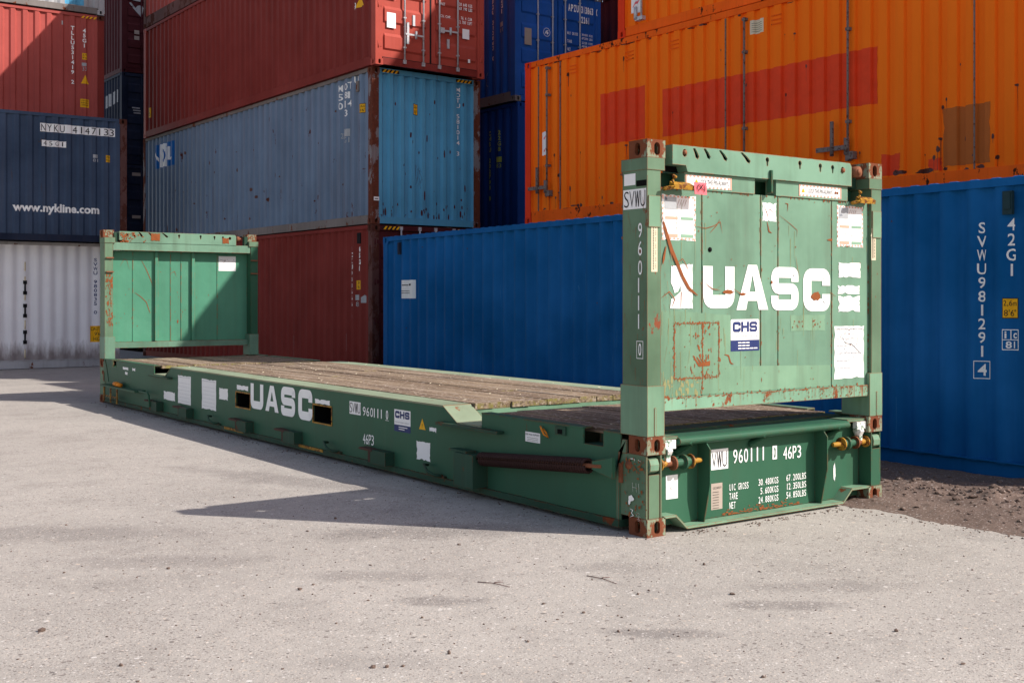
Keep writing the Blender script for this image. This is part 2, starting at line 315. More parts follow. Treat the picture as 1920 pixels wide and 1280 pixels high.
# ---------------------------------------------------------------- writing and flat marks
GL = {}
def glyph(body, bold=0.):
    k = (body, bold)
    if k in GL: return GL[k]
    cu = bpy.data.curves.new('t', 'FONT'); cu.body = body; cu.size = 1; cu.offset = bold; cu.resolution_u = 3; cu.fill_mode = 'FRONT'
    ob = bpy.data.objects.new('t', cu); COL.objects.link(ob)
    dg = bpy.context.evaluated_depsgraph_get()
    me = bpy.data.meshes.new_from_object(ob.evaluated_get(dg))
    V = [(v.co.x, v.co.y) for v in me.vertices]; Fc = [tuple(p.vertices) for p in me.polygons]
    bpy.data.objects.remove(ob); bpy.data.curves.remove(cu); bpy.data.meshes.remove(me)
    xs = [v[0] for v in V] or [0]; ys = [v[1] for v in V] or [0]
    GL[k] = (V, Fc, min(xs), max(xs), min(ys), max(ys)); return GL[k]
class Dec:
    """flat paint or stickers in the (u, z) coordinates of a wall; u runs the way the wall does"""
    def __init__(s): s.P = []                       # (points, material index, layer)
    def poly(s, pts, mi=0, ly=1): s.P.append((pts, mi, ly)); return s
    def rect(s, ul, ur, z0, z1, mi=0, ly=1): return s.poly([(ul, z0), (ur, z0), (ur, z1), (ul, z1)], mi, ly)
    def ragged(s, ul, ur, z0, z1, mi=0, ly=1, amp=.012, n=9, seed=0):
        rr = random.Random(seed or int(abs(ul*1000)+abs(z0*77)))
        A = [(ul, z0), (ur, z0), (ur, z1), (ul, z1)]; out = []
        for i in range(4):
            a, b = A[i], A[(i+1) % 4]
            for k in range(n):
                t = k/n; j = 0 if k == 0 else rr.uniform(0, amp) * (1 if rr.random() < .5 else .15)
                nx, nz = -(b[1]-a[1]), (b[0]-a[0]); L = math.hypot(nx, nz) or 1
                sg = 1 if (ur > ul) else -1
                out.append((a[0]+(b[0]-a[0])*t + sg*nx/L*j, a[1]+(b[1]-a[1])*t + sg*nz/L*j))
        return s.poly(out, mi, ly)
    def text(s, body, ul, ur, z0, z1, mi=0, ly=1, bold=0., shear=0.):
        V, Fc, a, b, c, d = glyph(body, bold)
        if b <= a: return s
        Q = [(ul + (x-a)/(b-a)*(ur-ul), z0 + (y-c)/(d-c)*(z1-z0)) for x, y in V]
        for f in Fc: s.P.append(([Q[i] for i in f], mi, ly))
        return s
    def column(s, body, uc, z1, z0, w, mi=0, ly=1, bold=.03, sgn=-1):
        """characters one below another; sgn is the way u runs from left to right as one reads"""
        n = len(body); st = (z1-z0)/(n-.22); h = st*.80; H = glyph('H', bold)
        for i, ch in enumerate(body):
            if ch == ' ': continue
            V, Fc, a, b, c, d = glyph(ch, bold)
            k = w/(H[3]-H[2]); hw = min((b-a)*k, w)/2; zt = z1 - i*st
            s.text(ch, uc - sgn*hw, uc + sgn*hw, zt-h, zt, mi, ly, bold)
        return s
    def row(s, body, ul, ur, z0, z1, mi=0, ly=1, bold=.02, fill=.80):
        n = len(body); st = (ur-ul)/n
        for i, ch in enumerate(body):
            if ch == ' ': continue
            a = ul+st*(i+.5-fill/2); b_ = ul+st*(i+.5+fill/2)
            if ch == 'W':
                w = (b_-a)*.13; q = (b_-a)/4
                for j, (x0, x1, za, zb) in enumerate(((0, 1, 1, 0), (2, 1, 1, 0), (2, 3, 1, 0), (4, 3, 1, 0))):
                    xa, xb = a+q*x0+(w/2 if x0 == 0 else -w/2 if x0 == 4 else 0), a+q*x1
                    s.poly([(xa-w/2, z1), (xa+w/2, z1), (xb+w/2, z0), (xb-w/2, z0)], mi, ly)
                continue
            if ch in '1I': a, b_ = ul+st*(i+.5-.10), ul+st*(i+.5+.10)
            h = (z1-z0)*.14 if ch == '.' else z1-z0
            if ch == '.': a, b_ = ul+st*(i+.42), ul+st*(i+.58)
            s.text(ch, a, b_, z0, z0+h, mi, ly, bold)
        return s
    def stroke(s, pts, w, mi=0, ly=1):
        """ragged scratch: a thin tapering strip along a polyline"""
        for i, (a, b) in enumerate(zip(pts, pts[1:])):
            dx, dz = b[0]-a[0], b[1]-a[1]; L = math.hypot(dx, dz) or 1; nx, nz = -dz/L*w/2, dx/L*w/2
            k0 = .35 if i == 0 else 1; k1 = .2 if i == len(pts)-2 else 1
            s.poly([(a[0]-nx*k0, a[1]-nz*k0), (b[0]-nx*k1, b[1]-nz*k1), (b[0]+nx*k1, b[1]+nz*k1), (a[0]+nx*k0, a[1]+nz*k0)], mi, ly)
        return s
    def blob(s, u, z, ru, rz, mi=0, ly=1, n=14, seed=1):
        rr = random.Random(seed)
        return s.poly([(u+ru*math.cos(i*2*math.pi/n)*rr.uniform(.75, 1.15), z+rz*math.sin(i*2*math.pi/n)*rr.uniform(.75, 1.15)) for i in range(n)], mi, ly)
    def triangle(s, uc, z0, h, w, mi=0, ly=1): return s.poly([(uc-w/2, z0), (uc+w/2, z0), (uc, z0+h)], mi, ly)
    def stripes(s, ul, ur, z0, z1, n, mi=0, ly=1):
        st = (ur-ul)/n; k = (z1-z0)*.8*(1 if ur > ul else -1)
        for i in range(n):
            a = ul+st*i; s.poly([(a, z0), (a+st*.5, z0), (a+st*.5+k, z1), (a+k, z1)], mi, ly)
        return s
    def build(s, name, parent, mats, surf, folds=(), label=None):
        bm = bmesh.new()
        for k, (pts, mi, ly) in enumerate(s.P):
            ly = ly + (k*.007) % .45          # hair-thin steps, no two marks share a plane
            try: f = bm.faces.new([bm.verts.new((p[0], p[1], ly)) for p in pts]); f.material_index = mi
            except ValueError: pass
        us = [p[0] for q in s.P for p in q[0]]
        for c in folds:
            if min(us) < c < max(us):
                bmesh.ops.bisect_plane(bm, geom=bm.verts[:]+bm.edges[:]+bm.faces[:], plane_co=(c, 0, 0), plane_no=(1, 0, 0), dist=1e-6)
        for v in bm.verts: v.co = surf(v.co.x, v.co.y, .0015 + .0016*v.co.z)
        bm.normal_update()
        me = bpy.data.meshes.new(name); bm.to_mesh(me); bm.free()
        for m in (mats if isinstance(mats, (list, tuple)) else [mats]): me.materials.append(MATS[m])
        o = bpy.data.objects.new(name, me); COL.objects.link(o); o.parent = parent
        if label: o['label'] = label
        return o

# ---------------------------------------------------------------- shipping containers
CW, L40, L20, H86, H96 = 2.438, 12.192, 6.058, 2.591, 2.896
def profile(s0, s1, pitch=.278, f1=.072, sl=.068, dep=.036):
    """trapezoid corrugation: list of (s, inset)"""
    f2 = pitch - f1 - 2*sl; out = []; n = max(1, round((s1-s0)/pitch)); k = (s1-s0)/(n*pitch); s = s0
    for i in range(n):
        out += [(s, 0), (s+f1*k, 0), (s+(f1+sl)*k, dep), (s+(f1+sl+f2)*k, dep)]; s += pitch*k
    out.append((s1, 0)); return out
def inset(prof, s):
    if s <= prof[0][0]: return prof[0][1]
    for (a, p), (b, q) in zip(prof, prof[1:]):
        if a <= s <= b: return p + (q-p)*(s-a)/max(b-a, 1e-9)
    return prof[-1][1]
def oval(cx, cz, rx, rz, n=16):
    """upright slot with rounded ends"""
    st = rz-rx; return [(cx+rx*math.cos(a), cz+(st if math.sin(a) >= 0 else -st)+rx*math.sin(a)) for a in [2*math.pi*(i+.5)/n for i in range(n)]]
CAST = {}
def casting_mesh(mat):
    if mat in CAST: return CAST[mat]
    b = MB(); a, d, h = .162, .178, .118
    b.holed([(0,0),(a,0),(a,h),(0,h)], [oval(.088, .059, .026, .042)], lambda x, z: (x, 0, z), .03, (0, 1, 0))
    b.holed([(0,0),(0,h),(d,h),(d,0)], [oval(.094, .059, .026, .042)], lambda y, z: (0, y, z), .03, (1, 0, 0))
    b.face([(0,0,h),(a,0,h),(a,d,h),(0,d,h)]); b.face([(0,d,0),(a,d,0),(a,0,0),(0,0,0)])
    b.face([(a,0,0),(a,d,0),(a,d,h),(a,0,h)]); b.face([(a,d,0),(0,d,0),(0,d,h),(a,d,h)])
    bmesh.ops.remove_doubles(b.bm, verts=b.bm.verts, dist=1e-5)
    bmesh.ops.recalc_face_normals(b.bm, faces=b.bm.faces)
    CAST[mat] = b.mesh('corner_casting', mat); return CAST[mat]
def castings(root, L, H, mat, W=CW, levels=None):
    me = casting_mesh(mat)
    for z, sz in (levels or ((0, 1), (H, -1))):
        for x, sx in ((0, 1), (W, -1)):
            for y, sy in ((0, 1), (L, -1)): share('corner_casting', me, root, (x, y, z), (sx, sy, sz))
DOORC = {}
def lock_rod(b, x, y, z0, z1):
    b.tube([(x, y, z0), (x, y, z1)], .017, 8)
    for z in (z0+.01, z1-.01): b.box(x-.03, x+.03, y-.012, y+.03, z-.035, z+.035)
    for t in (.1, .3, .52, .75, .92):
        z = z0+(z1-z0)*t; b.box(x-.028, x+.028, y-.014, y+.035, z-.012, z+.012)
def door_end(root, H, mat, rodmat='galvanised', detail=True):
    y0 = .045
    z0, z1 = .155, H-.105
    for i, (xa, xb) in enumerate(((.105, 1.205), (1.235, 2.335))):
        b = MB(); b.box(xa, xb, y0, y0+.05, z0, z1)
        # horizontal swages: broad raised bands between recessed ones
        n = 5 if H > 2.7 else 4; st = (z1-z0-.16)/n
        for k in range(n):
            za = z0+.08+k*st
            b.prism([(y0+.001, za+st*.10), (y0-.030, za+st*.17), (y0-.030, za+st*.62), (y0+.001, za+st*.74)], 0, xa+.10, xb-.10)
        d = b.build('door', mat, root)
        if detail:
            g = MB()
            for a, c, e, f in ((xa-.012, xb+.012, z0-.014, z0+.004), (xa-.012, xb+.012, z1-.004, z1+.014), (xa-.014, xa+.004, z0, z1), (xb-.004, xb+.014, z0, z1)):
                g.box(a, c, y0-.004, y0+.03, e, f)
            g.build('door_gasket', 'dark_rubber', d)
            hx = xa-.01 if i == 0 else xb+.01
            hb = MB()
            for t in (.08, .36, .64, .92):
                z = z0+(z1-z0)*t; hb.box(hx-.05, hx+.05, y0-.035, y0-.003, z-.035, z+.035); hb.tube([(hx-.03 if i == 0 else hx+.03, y0-.035, z-.06), (hx-.03 if i == 0 else hx+.03, y0-.035, z+.06)], .014, 8)
            hb.build('hinge', mat, d)
        for rx in ((.62, 1.03) if i == 0 else (1.39, 1.81)):
            r = MB(); lock_rod(r, rx, y0-.055, z0-.06, z1+.06); r.build('lock_rod', rodmat, d)
        if detail:
            h = MB(); s = 1 if i == 0 else -1; xs = .62 if i == 0 else 1.39; zh = .62 if i == 0 else .80
            h.box(min(xs, xs+.40), max(xs, xs+.40), y0-.09, y0-.075, zh-.016, zh+.016)
            h.box(xs+.03, xs+.075, y0-.088, y0-.05, zh-.18, zh+.22) if i == 0 else h.box(xs, xs+.09, y0-.095, y0-.05, zh-.05, zh+.05)
            h.tube([(xs+.22, y0-.10, zh-.07), (xs+.22, y0-.10, zh+.07)], .022, 8)
            h.box(xs+.18, xs+.23, y0-.05, y0-.03, zh+.18 if i == 0 else zh-.32, zh+.38 if i == 0 else zh-.14)
            h.build('door_handle', rodmat, d)
def container(label, cat, loc, rz, L, H, mat, endmat=None, railmat=None, postmat=None, castmat=None, doors=False, group='shipping containers stacked behind the flat rack', pitch=.278, f1=.072, sl=.068, dep=.036, brail=None, rail_z=(.0, .15), rail_x=.012, trail=.075, roofup=.0, simple=False, toprailmat=None, sillmat=None, rodmat='galvanised', smooth=False):
    root = thing('shipping_container', label, cat, loc, rz, group)
    endmat = endmat or mat; railmat = railmat or mat; postmat = postmat or mat; castmat = castmat or postmat; toprailmat = toprailmat or railmat
    pr = profile(.16, L-.16, pitch, f1, sl, dep)
    zb, zt = rail_z[1]-.01, H-.05
    def strip(side):
        b = MB(); xs = []
        for s, i in pr:
            x = .016+i if side == 0 else CW-.016-i
            xs.append((b.bm.verts.new((x, s, zb)), b.bm.verts.new((x, s, zt))))
        for (a, a2), (c, c2) in zip(xs, xs[1:]):
            b.bm.faces.new((c, a, a2, c2) if side == 0 else (a, c, c2, a2))
        o = b.build('side_panel', mat, root)
        if smooth:
            for p in o.data.polygons: p.use_smooth = True
        return o
    strip(0); strip(1)
    pe = profile(.15, CW-.15, .232, .070, .038, .050)
    def end(y, sgn, nm):
        b = MB(); xs = [(b.bm.verts.new((s, y+sgn*(.018+i), .14)), b.bm.verts.new((s, y+sgn*(.018+i), H-.06))) for s, i in pe]
        for (a, a2), (c, c2) in zip(xs, xs[1:]): b.bm.faces.new((a, c, c2, a2) if sgn > 0 else (c, a, a2, c2))
        b.build(nm, endmat, root)
    if doors: door_end(root, H, endmat, rodmat, detail=not simple)
    else: end(0, 1, 'end_panel')
    end(L, -1, 'end_panel')
    # frame
    for x0, x1 in ((.0, 1), (CW, -1)):
        r = MB(); a, c = sorted((x0+x1*rail_x, x0+x1*(rail_x+.05))); r.box(a, c, .178, L-.178, rail_z[0]+.012, rail_z[1])
        if rail_x >= .02:
            a, c = sorted((x0+x1*.008, x0+x1*(rail_x+.04))); r.box(a, c, .178, L-.178, rail_z[1]+.0005, rail_z[1]+.012)
        if rail_z[0] == 0:
            a, c = sorted((x0+x1*(rail_x+.05), x0+x1*(rail_x+.09))); r.box(a, c, .178, L-.178, .012, .03)
        r.build('bottom_rail', brail or railmat, root)
        r = MB(); a, c = sorted((x0+x1*.004, x0+x1*.066)); r.box(a, c, .178, L-.178, H-trail, H-.004); r.build('top_rail', toprailmat, root)
        for y0, y1 in ((0, 1), (L, -1)):
            p = MB(); a, c = sorted((x0+x1*.003, x0+x1*.022)); e, f = sorted((y0+y1*.004, y0+y1*.155)); p.box(a, c, e, f, .118, H-.118)
            a, c = sorted((x0+x1*.0225, x0+x1*.10)); e, f = sorted((y0+y1*.006, y0+y1*.03)); p.box(a, c, e, f, .118, H-.118)
            a, c = sorted((x0+x1*.100, x0+x1*.15)); e, f = sorted((y0+y1*.016, y0+y1*.05)); p.box(a, c, e, f, .118, H-.118)
            p.build('corner_post', postmat, root)
    for y0, y1 in ((0, 1), (L, -1)):
        r = MB(); e, f = sorted((y0+y1*.006, y0+y1*.07)); r.box(.162, CW-.162, e, f, .014, .14)
        r.build('end_sill', sillmat or railmat, root); r = MB(); e2, f2 = sorted((y0+y1*.004, y0+y1*.075)); r.box(.162, CW-.162, e2, f2, H-.10, H-.006); r.build('end_header', sillmat or railmat, root)
    castings(root, L, H, castmat)
    # roof sheet and floor
    b = MB(); up = roofup; rp = profile(.17, L-.17, .209, .06, .045, .02)
    xs = [(b.bm.verts.new((.05, s, H-.016+up-i)), b.bm.verts.new((CW-.05, s, H-.016+up-i))) for s, i in rp]
    for (a, a2), (c, c2) in zip(xs, xs[1:]): b.bm.faces.new((a, a2, c2, c))
    if up:      # closed ends of the roof swages over the rail
        for (s1, i1), (s2, i2) in zip(rp, rp[1:]):
            if i1 < .019 or i2 < .019:
                b.face([(.02, s1, H-.034+up), (.02, s2, H-.034+up), (.05, s2, H-.016+up-i2), (.05, s1, H-.016+up-i1)])
    b.build('roof', toprailmat, root)
    fl = MB(); fl.box(.06, CW-.06, .07, L-.07, .10, .13); fl.build('floor', 'dark_rubber', root)
    root_s = lambda u, z, o: (.016 + inset(pr, u) - o, u, z)
    root_e = (lambda u, z, o: (u, .045-.030-o, z)) if doors else (lambda u, z, o: (u, .018+inset(pe, u)-o, z))
    flat = lambda u, z, o: (.003-o, u, z)
    return root, root_s, [p[0] for p in pr], root_e, ([] if doors else [p[0] for p in pe])
def hazard(root, H, xa, xb, y=.004):
    d = Dec(); d.rect(xa, xb, H-.085, H-.025, 0, 0); d.stripes(xa+.02, xb-.02, H-.085, H-.025, 4, 1, 1)
    d.build('hazard_stripes', root, ['black_lettering', 'yellow_sign'], lambda u, z, o: (u, y-o, z))
WL, BL = 'white_lettering', 'black_lettering'
PI2 = math.pi/2

# --- the blue container right behind the flat rack
A = container('bright blue clean 40-foot container standing on the ground behind the wooden deck', 'shipping container', (4.05, -.73, 0), -.034, L40, H86, 'blue_paint', pitch=.278, f1=.085, sl=.050, dep=.050, rail_z=(0, .15), rail_x=.055, roofup=.024, smooth=True)
r, S, F, E_, EF = A
Dec().column('SVWU981291', .95, 2.22, 1.05, .060, bold=.012).build('lettering', r, WL, S, F)
d = Dec(); d.column('4', .945, .985, .885, .075); d.rect(1.01, .88, .855, .862); d.rect(1.01, .88, 1.005, 1.012); d.rect(1.01, 1.004, .855, 1.01); d.rect(.886, .88, .855, 1.01); d.build('lettering', r, WL, S, F)
Dec().column('42G1', .67, 2.24, 1.75, .062, bold=.012).build('lettering', r, WL, S, F)
d = Dec(); d.rect(.735, .615, 1.385, 1.56, 0, 0); d.rect(.728, .622, 1.392, 1.553, 1, 1); d.text('2,6m', .72, .63, 1.485, 1.54, 0, 2); d.text("8'6\"", .715, .635, 1.405, 1.46, 0, 2); d.build('height_sign', r, [BL, 'yellow_sign'], S, F)
d = Dec()
for a, b_, c, e in ((.735, .613, 1.285, 1.292), (.735, .613, 1.115, 1.122), (.735, .613, 1.20, 1.206), (.735, .729, 1.115, 1.29), (.619, .613, 1.115, 1.29), (.678, .672, 1.205, 1.285)): d.rect(a, b_, c, e)
d.text('i', .712, .70, 1.215, 1.275, bold=.02); d.text('c', .66, .628, 1.215, 1.262, bold=.02); d.text('81', .705, .645, 1.13, 1.19, bold=.02); d.build('lettering', r, WL, S, F)
for yc, zc in ((.675, 2.37), (11.62, 2.38)):
    b = MB(); b.box(-.006, .03, yc-.045, yc+.045, zc-.10, zc+.10); b.box(-.016, -.006, yc-.032, yc+.032, zc-.055, zc+.09); b.build('vent', 'navy_dark' if yc > 5 else 'vent_grey', r, .006)
d = Dec(); d.rect(11.60, 11.16, 1.56, 1.86, 0, 0); d.rect(11.55, 11.42, 1.770, 1.785, 1, 1); d.rect(11.40, 11.25, 1.768, 1.80, 1, 1)
d.rect(11.57, 11.32, 1.677, 1.686, 1, 1); d.rect(11.57, 11.36, 1.643, 1.652, 1, 1); d.build('sticker', r, ['white_sticker', BL], S, F)

d = Dec(); rr = random.Random(81)
for k in range(16): u = rr.uniform(.8, 11); z = rr.uniform(.25, 2.3); d.stroke([(u, z), (u+rr.uniform(-.01, .01), z-rr.uniform(.05, .5))], rr.uniform(.003, .007), 0, 1)
for k in range(14): d.blob(rr.uniform(.4, 11.5), rr.uniform(.2, 2.4), rr.uniform(.004, .010), rr.uniform(.004, .012), 1, 1, 7, k)
d.build('scratches', r, ['steel_blue_end', 'rust_dark'], S, F)
# --- orange block: hidden lower unit, long orange one, short orange one above
container('orange container hidden behind the blue one, under the orange side-door unit', 'shipping container', (7.566, -1.19, -.006), .03, L40, H96, 'orange_rail', simple=True)
O1 = container('long orange side-door container with red painted patch and lock rods', 'shipping container', (7.566, -1.19, 2.89), .03, L40+.14, H96, 'orange_paint', railmat='orange_rail', postmat='red_post', pitch=.245, f1=.125, sl=.017, dep=.040, rail_z=(0, .22), trail=.10, roofup=.02)
r, S, F, E_, EF = O1
fl = lambda u, z, o: (.014-o, u, z)
Dec().ragged(10.31, 9.25, 1.21, 2.06, 0, 1, .010, 14, 5).build('painted_patch', r, 'red_patch', S, F, label='short red painted block left of the long band'); d = Dec(); d.ragged(8.86, 4.98, 1.19, 1.93, 0, 1, .012); d.build('painted_patch', r, 'red_patch', S, F, label='red painted-over band on the orange side')
d = Dec(); d.ragged(4.04, 3.40, .28, 1.00, 0, 1, .02); d.build('painted_patch', r, 'brown_patch', S, F, label='brownish primer patch low on the orange side')
for q_ in ((4.25, 4.05, .24, .40), (4.9, 4.62, .24, .52)): Dec().ragged(*q_, 0, 1, .02).build('painted_patch', r, 'red_patch', S, F)
for yc, zt, zb in ((11.67, 2.74, .50), (7.16, 2.72, .62), (5.38, 2.72, .50)):
    b = MB(); b.tube([(-.03, yc, zb), (-.03, yc, zt)], .016, 8)
    for z in (zb, zb+.5, zt-.5, zt-.03): b.box(-.045, .04, yc-.03, yc+.03, z-.02, z+.02)
    b.build('lock_rod', 'old_rod', r)
for yc, zc in ((11.67, .62), (5.38, .66)):
    b = MB(); b.box(-.075, -.05, yc+.02, yc+.48, zc-.03, zc+.03); b.tube([(-.075, yc+.22, zc-.10), (-.075, yc+.22, zc+.36)], .026, 8)
    b.tube([(-.055, yc, zc-.10), (-.055, yc, zc+.12)], .036, 8); b.box(-.06, .03, yc-.10, yc+.02, zc-.16, zc-.06); b.build('door_handle', 'old_rod', r)
d = Dec(); d.rect(11.90, 11.70, 1.20, 1.61, 0, 0)
for z in (1.52, 1.30): d.stroke([(11.86, z), (11.80, z-.04), (11.74, z+.03)], .03, 1, 1)
d.build('sticker', r, ['white_sticker', 'pink_tag'], S, F)
d = Dec(); d.rect(7.09, 6.84, 2.46, 2.66, 0, 0)
for k in range(5): d.rect(7.06, 6.87, 2.49+k*.03, 2.495+k*.03, 1, 1)
d.build('sticker', r, ['cream_sticker', BL], S, F)
for yc in (11.0, 9.6, 8.6, 6.6, 4.4):
    b = MB()
    for k in range(3): b.box(.0, .012, yc-.09, yc+.09, 2.52+k*.06, 2.535+k*.06)
    b.build('vent', 'orange_rail', r)
for yc in (11.35, 11.95, 7.55, 3.6):      # frame seams between the side-door leaves
    b = MB(); b.box(.0, .02, yc-.008, yc+.008, .22, 2.78); b.build('door_seam', 'old_rod', r)
d = Dec(); rr = random.Random(3)
for k in range(80):
    u = rr.uniform(.3, 12); z = rr.choice([rr.uniform(.25, .7), rr.uniform(.3, 2.6)]); w = rr.uniform(.006, .022)
    d.blob(u, z, w, w*rr.uniform(1, 2.6), 0, 1, 9, k); d.stroke([(u, z), (u+rr.uniform(-.005, .005), z-rr.uniform(.05, .35))], w*.7, 0, 1)
for k in range(34):
    u = rr.uniform(.3, 12.); d.blob(rr.uniform(.3, 12), rr.uniform(2.775, 2.80), rr.uniform(.02, .10), rr.uniform(.005, .02), 0, 1, 9, k+190); d.blob(u, rr.uniform(.22, .27), rr.uniform(.02, .12), rr.uniform(.01, .04), 0, 1, 9, k+90)
d.build('rust_marks', r, 'brown_post', S, F)
O2 = container('short orange container with a red corner post, on top of the long orange one', 'shipping container', (7.5, 2.65, 5.80), .03, L20+.03, H86, 'orange_paint', railmat='orange_rail', postmat='red_post', pitch=.245, f1=.125, sl=.017, dep=.040, rail_z=(0, .16))
r, S, F, E_, EF = O2
d = Dec(); d.rect(5.78, 5.56, .36, .75, 0, 0); d.stroke([(5.74, .45), (5.68, .52), (5.60, .60)], .03, 1, 1); d.build('sticker', r, ['white_sticker', 'pink_tag'], S, F)
b = MB(); b.tube([(-.03, 5.50, .2), (-.03, 5.50, 2.4)], .016, 8); b.build('lock_rod', 'galvanised', r)
b = MB(); b.tube([(-.06, 5.60, .22), (-.06, 5.60, .42)], .03, 8); b.box(-.06, .03, 5.45, 5.62, .2, .26); b.build('door_handle', 'galvanised', r)

# --- middle stack (red, steel blue, red with doors, red)
C1 = container('red container at the bottom of the stack, with rods peeping above the blue one', 'shipping container', (5.17, 13.12, .03), .024, L40, H96, 'red_paint', endmat='maroon', postmat='brown_post', castmat='brown_post', doors=True, sillmat='maroon')
r, S, F, E_, EF = C1
Dec().column('ICKU933666 1', .80, 2.52, 1.15, .10, bold=.05).build('lettering', r, WL, S, F)
Dec().column('45G1', .50, 2.50, 2.05, .10, bold=.05).build('lettering', r, WL, S, F)
d = Dec(); d.rect(.66, .46, 1.70, 1.87, 0, 0); d.text('2,9', .63, .49, 1.79, 1.85, 1, 1); d.text("9'6", .63, .49, 1.715, 1.775, 1, 1); d.build('height_sign', r, ['yellow_sign', BL], S, F)
d = Dec(); d.rect(.68, .52, 1.50, 1.60); d.text('81', .67, .53, 1.38, 1.47); d.poly([(.44, 1.45), (.28, 1.45), (.28, 1.57), (.36, 1.60), (.44, 1.55)]); d.build('lettering', r, 'grey_lettering', S, F)
b = MB(); b.box(-.004, .03, .44, .56, 2.56, 2.76); b.build('vent', 'dark_rubber', r, .006)
d = Dec(); rr = random.Random(83)
for k in range(22): u = rr.uniform(.5, 9); z = rr.uniform(.3, 2.4); d.stroke([(u, z), (u+rr.uniform(-.01, .01), z-rr.uniform(.05, .6))], rr.uniform(.004, .012), int(k % 3 == 0), 1)
d.build('scratches', r, ['rust_dark', 'grey_lettering'], S, F)
hazard(r, H96, .22, .62); hazard(r, H96, 1.85, 2.2)
Dec().text('T', .55, .66, 2.31, 2.40, bold=.03).rect(.50, .74, 2.272, 2.284).build('lettering', r, WL, E_, EF)
C2 = container('faded steel-blue container with rusty corner posts, second in the stack', 'shipping container', (5.17, 13.12, 2.936), .024, L40, H96, 'steel_blue', endmat='steel_blue_end', postmat='rusty_post', castmat='rusty_post', brail='grey_rail', toprailmat='grey_rail', f1=.09, sl=.048, dep=.048, rail_x=.006, sillmat='steel_blue_end', rail_z=(0, .17))
r, S, F, E_, EF = C2
d = Dec()
for cs, u in (('M5', 1.26), ('O8 1', 1.02), ('T1 3', .92), ('U', .62)): pass
for ch, u, z in (('M', 1.26, 2.60), ('O', 1.02, 2.60), ('T', .93, 2.62), ('U', .66, 2.68), ('5', 1.26, 2.43), ('8', 1.02, 2.44), ('1', .93, 2.44), ('0', 1.26, 2.26), ('1', 1.02, 2.27), ('4', .93, 2.28), ('3', 1.02, 2.10)):
    d.text(ch, u+.045, u-.045 if ch != '1' else u+.01, z, z+.13, bold=.01)
d.build('lettering', r, WL, S, F)
d = Dec(); d.rect(1.12, .94, 1.72, 1.86); d.text('22', 1.25, 1.16, 1.70, 1.80); d.text('G1', 1.10, .95, 1.60, 1.70); d.build('lettering', r, 'grey_lettering', S, F)
d = Dec(); d.rect(.50, .35, 2.09, 2.27, 1, 0); d.rect(.49, .36, 2.10, 2.26, 0, 1); d.text('2,6m', .48, .37, 2.19, 2.24, 1, 2); d.text("8'6\"", .48, .37, 2.12, 2.17, 1, 2); d.build('height_sign', r, ['yellow_sign', BL], S, F)
d = Dec(); d.rect(11.42, 9.95, 2.02, 2.64, 0, 0); d.rect(10.95, 10.55, 2.03, 2.63, 1, 1)
d.text('N', 11.36, 11.05, 2.14, 2.48, 1, 2, .02); d.text('D', 10.86, 10.62, 2.14, 2.50, 0, 2, .03); d.text('L', 10.42, 10.14, 2.18, 2.52, 1, 2, .02); d.build('lettering', r, ['ndl_blue', WL], S, F)
b = MB(); b.box(-.006, .02, .50, .60, 2.50, 2.70); b.build('vent', 'grey_rail', r)
hazard(r, H96, .20, .58); hazard(r, H96, 1.86, 2.24)
Dec().column('MOTU 581014 3', 1.95, 2.72, 1.40, .10, sgn=1, bold=.005).build('lettering', r, WL, E_, EF)
d = Dec(); d.rect(.90, 1.025, 2.09, 2.30, 1, 0); d.rect(.908, 1.017, 2.10, 2.29, 0, 1); d.text('2,6m', .915, 1.01, 2.21, 2.27, 1, 2); d.text("8'6\"", .92, 1.005, 2.12, 2.18, 1, 2); d.build('height_sign', r, ['yellow_sign', BL], E_, EF)
Dec().rect(.03, .145, .43, .50, 0, 1).rect(.05, .125, .455, .470, 1, 2).build('sticker', r, ['white_sticker', BL], lambda u, z, o: (u, -.002-o, z))
d = Dec(); rr = random.Random(9)
for k in range(60):
    u = rr.uniform(.2, 2.25); z = rr.choice([rr.uniform(.15, .45), rr.uniform(.2, 2.7)]); w = rr.uniform(.008, .03)
    d.blob(u, z, w*.6, w*rr.uniform(1, 3.5), 0, 1, 8, k)
for k in range(16): d.stroke([(1.02+rr.uniform(-.05, .09), rr.uniform(.7, 1.15)) for _ in range(2)], .009, 0, 1)
d.build('rust_marks', r, 'maroon', E_, EF)
d = Dec()
for k in range(46):
    u = rr.uniform(.3, 11.9); z = rr.uniform(.25, 1.6) if k % 2 else rr.uniform(.2, 2.6); w = rr.uniform(.012, .035)
    d.blob(u, z, w, w*rr.uniform(.8, 1.8), 0, 1, 8, k)
for k in range(22):
    u = rr.uniform(.3, 11.9); z = rr.uniform(.3, 2.7); d.stroke([(u, z), (u, z-rr.uniform(.4, 1.6))], .012, 0, 1)
d.build('rust_marks', r, 'brown_post', S, F)
b = MB()
for x in (.6, 1.75): b.prism([(x-.06, .10), (x+.10, .10), (x+.05, -.03), (x-.01, -.03)], 1, .10, .14)
b.build('floor_bracket', 'grey_rail', r)
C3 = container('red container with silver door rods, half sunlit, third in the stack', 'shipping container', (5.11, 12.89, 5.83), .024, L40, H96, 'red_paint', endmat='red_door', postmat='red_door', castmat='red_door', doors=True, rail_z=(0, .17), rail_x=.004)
r, S, F, E_, EF = C3
d = Dec(); d.rect(.24, .44, 1.23, 1.36, 0, 0); d.build('sticker', r, 'white_sticker', E_); 
d = Dec(); d.rect(.25, .44, .70, .98, 0, 0); d.build('sticker', r, 'white_sticker', E_)
d = Dec(); d.rect(1.93, 2.09, .72, .91, 0, 0); d.rect(2.06, 2.11, .27, .34, 0, 0); d.build('sticker', r, 'white_sticker', E_)
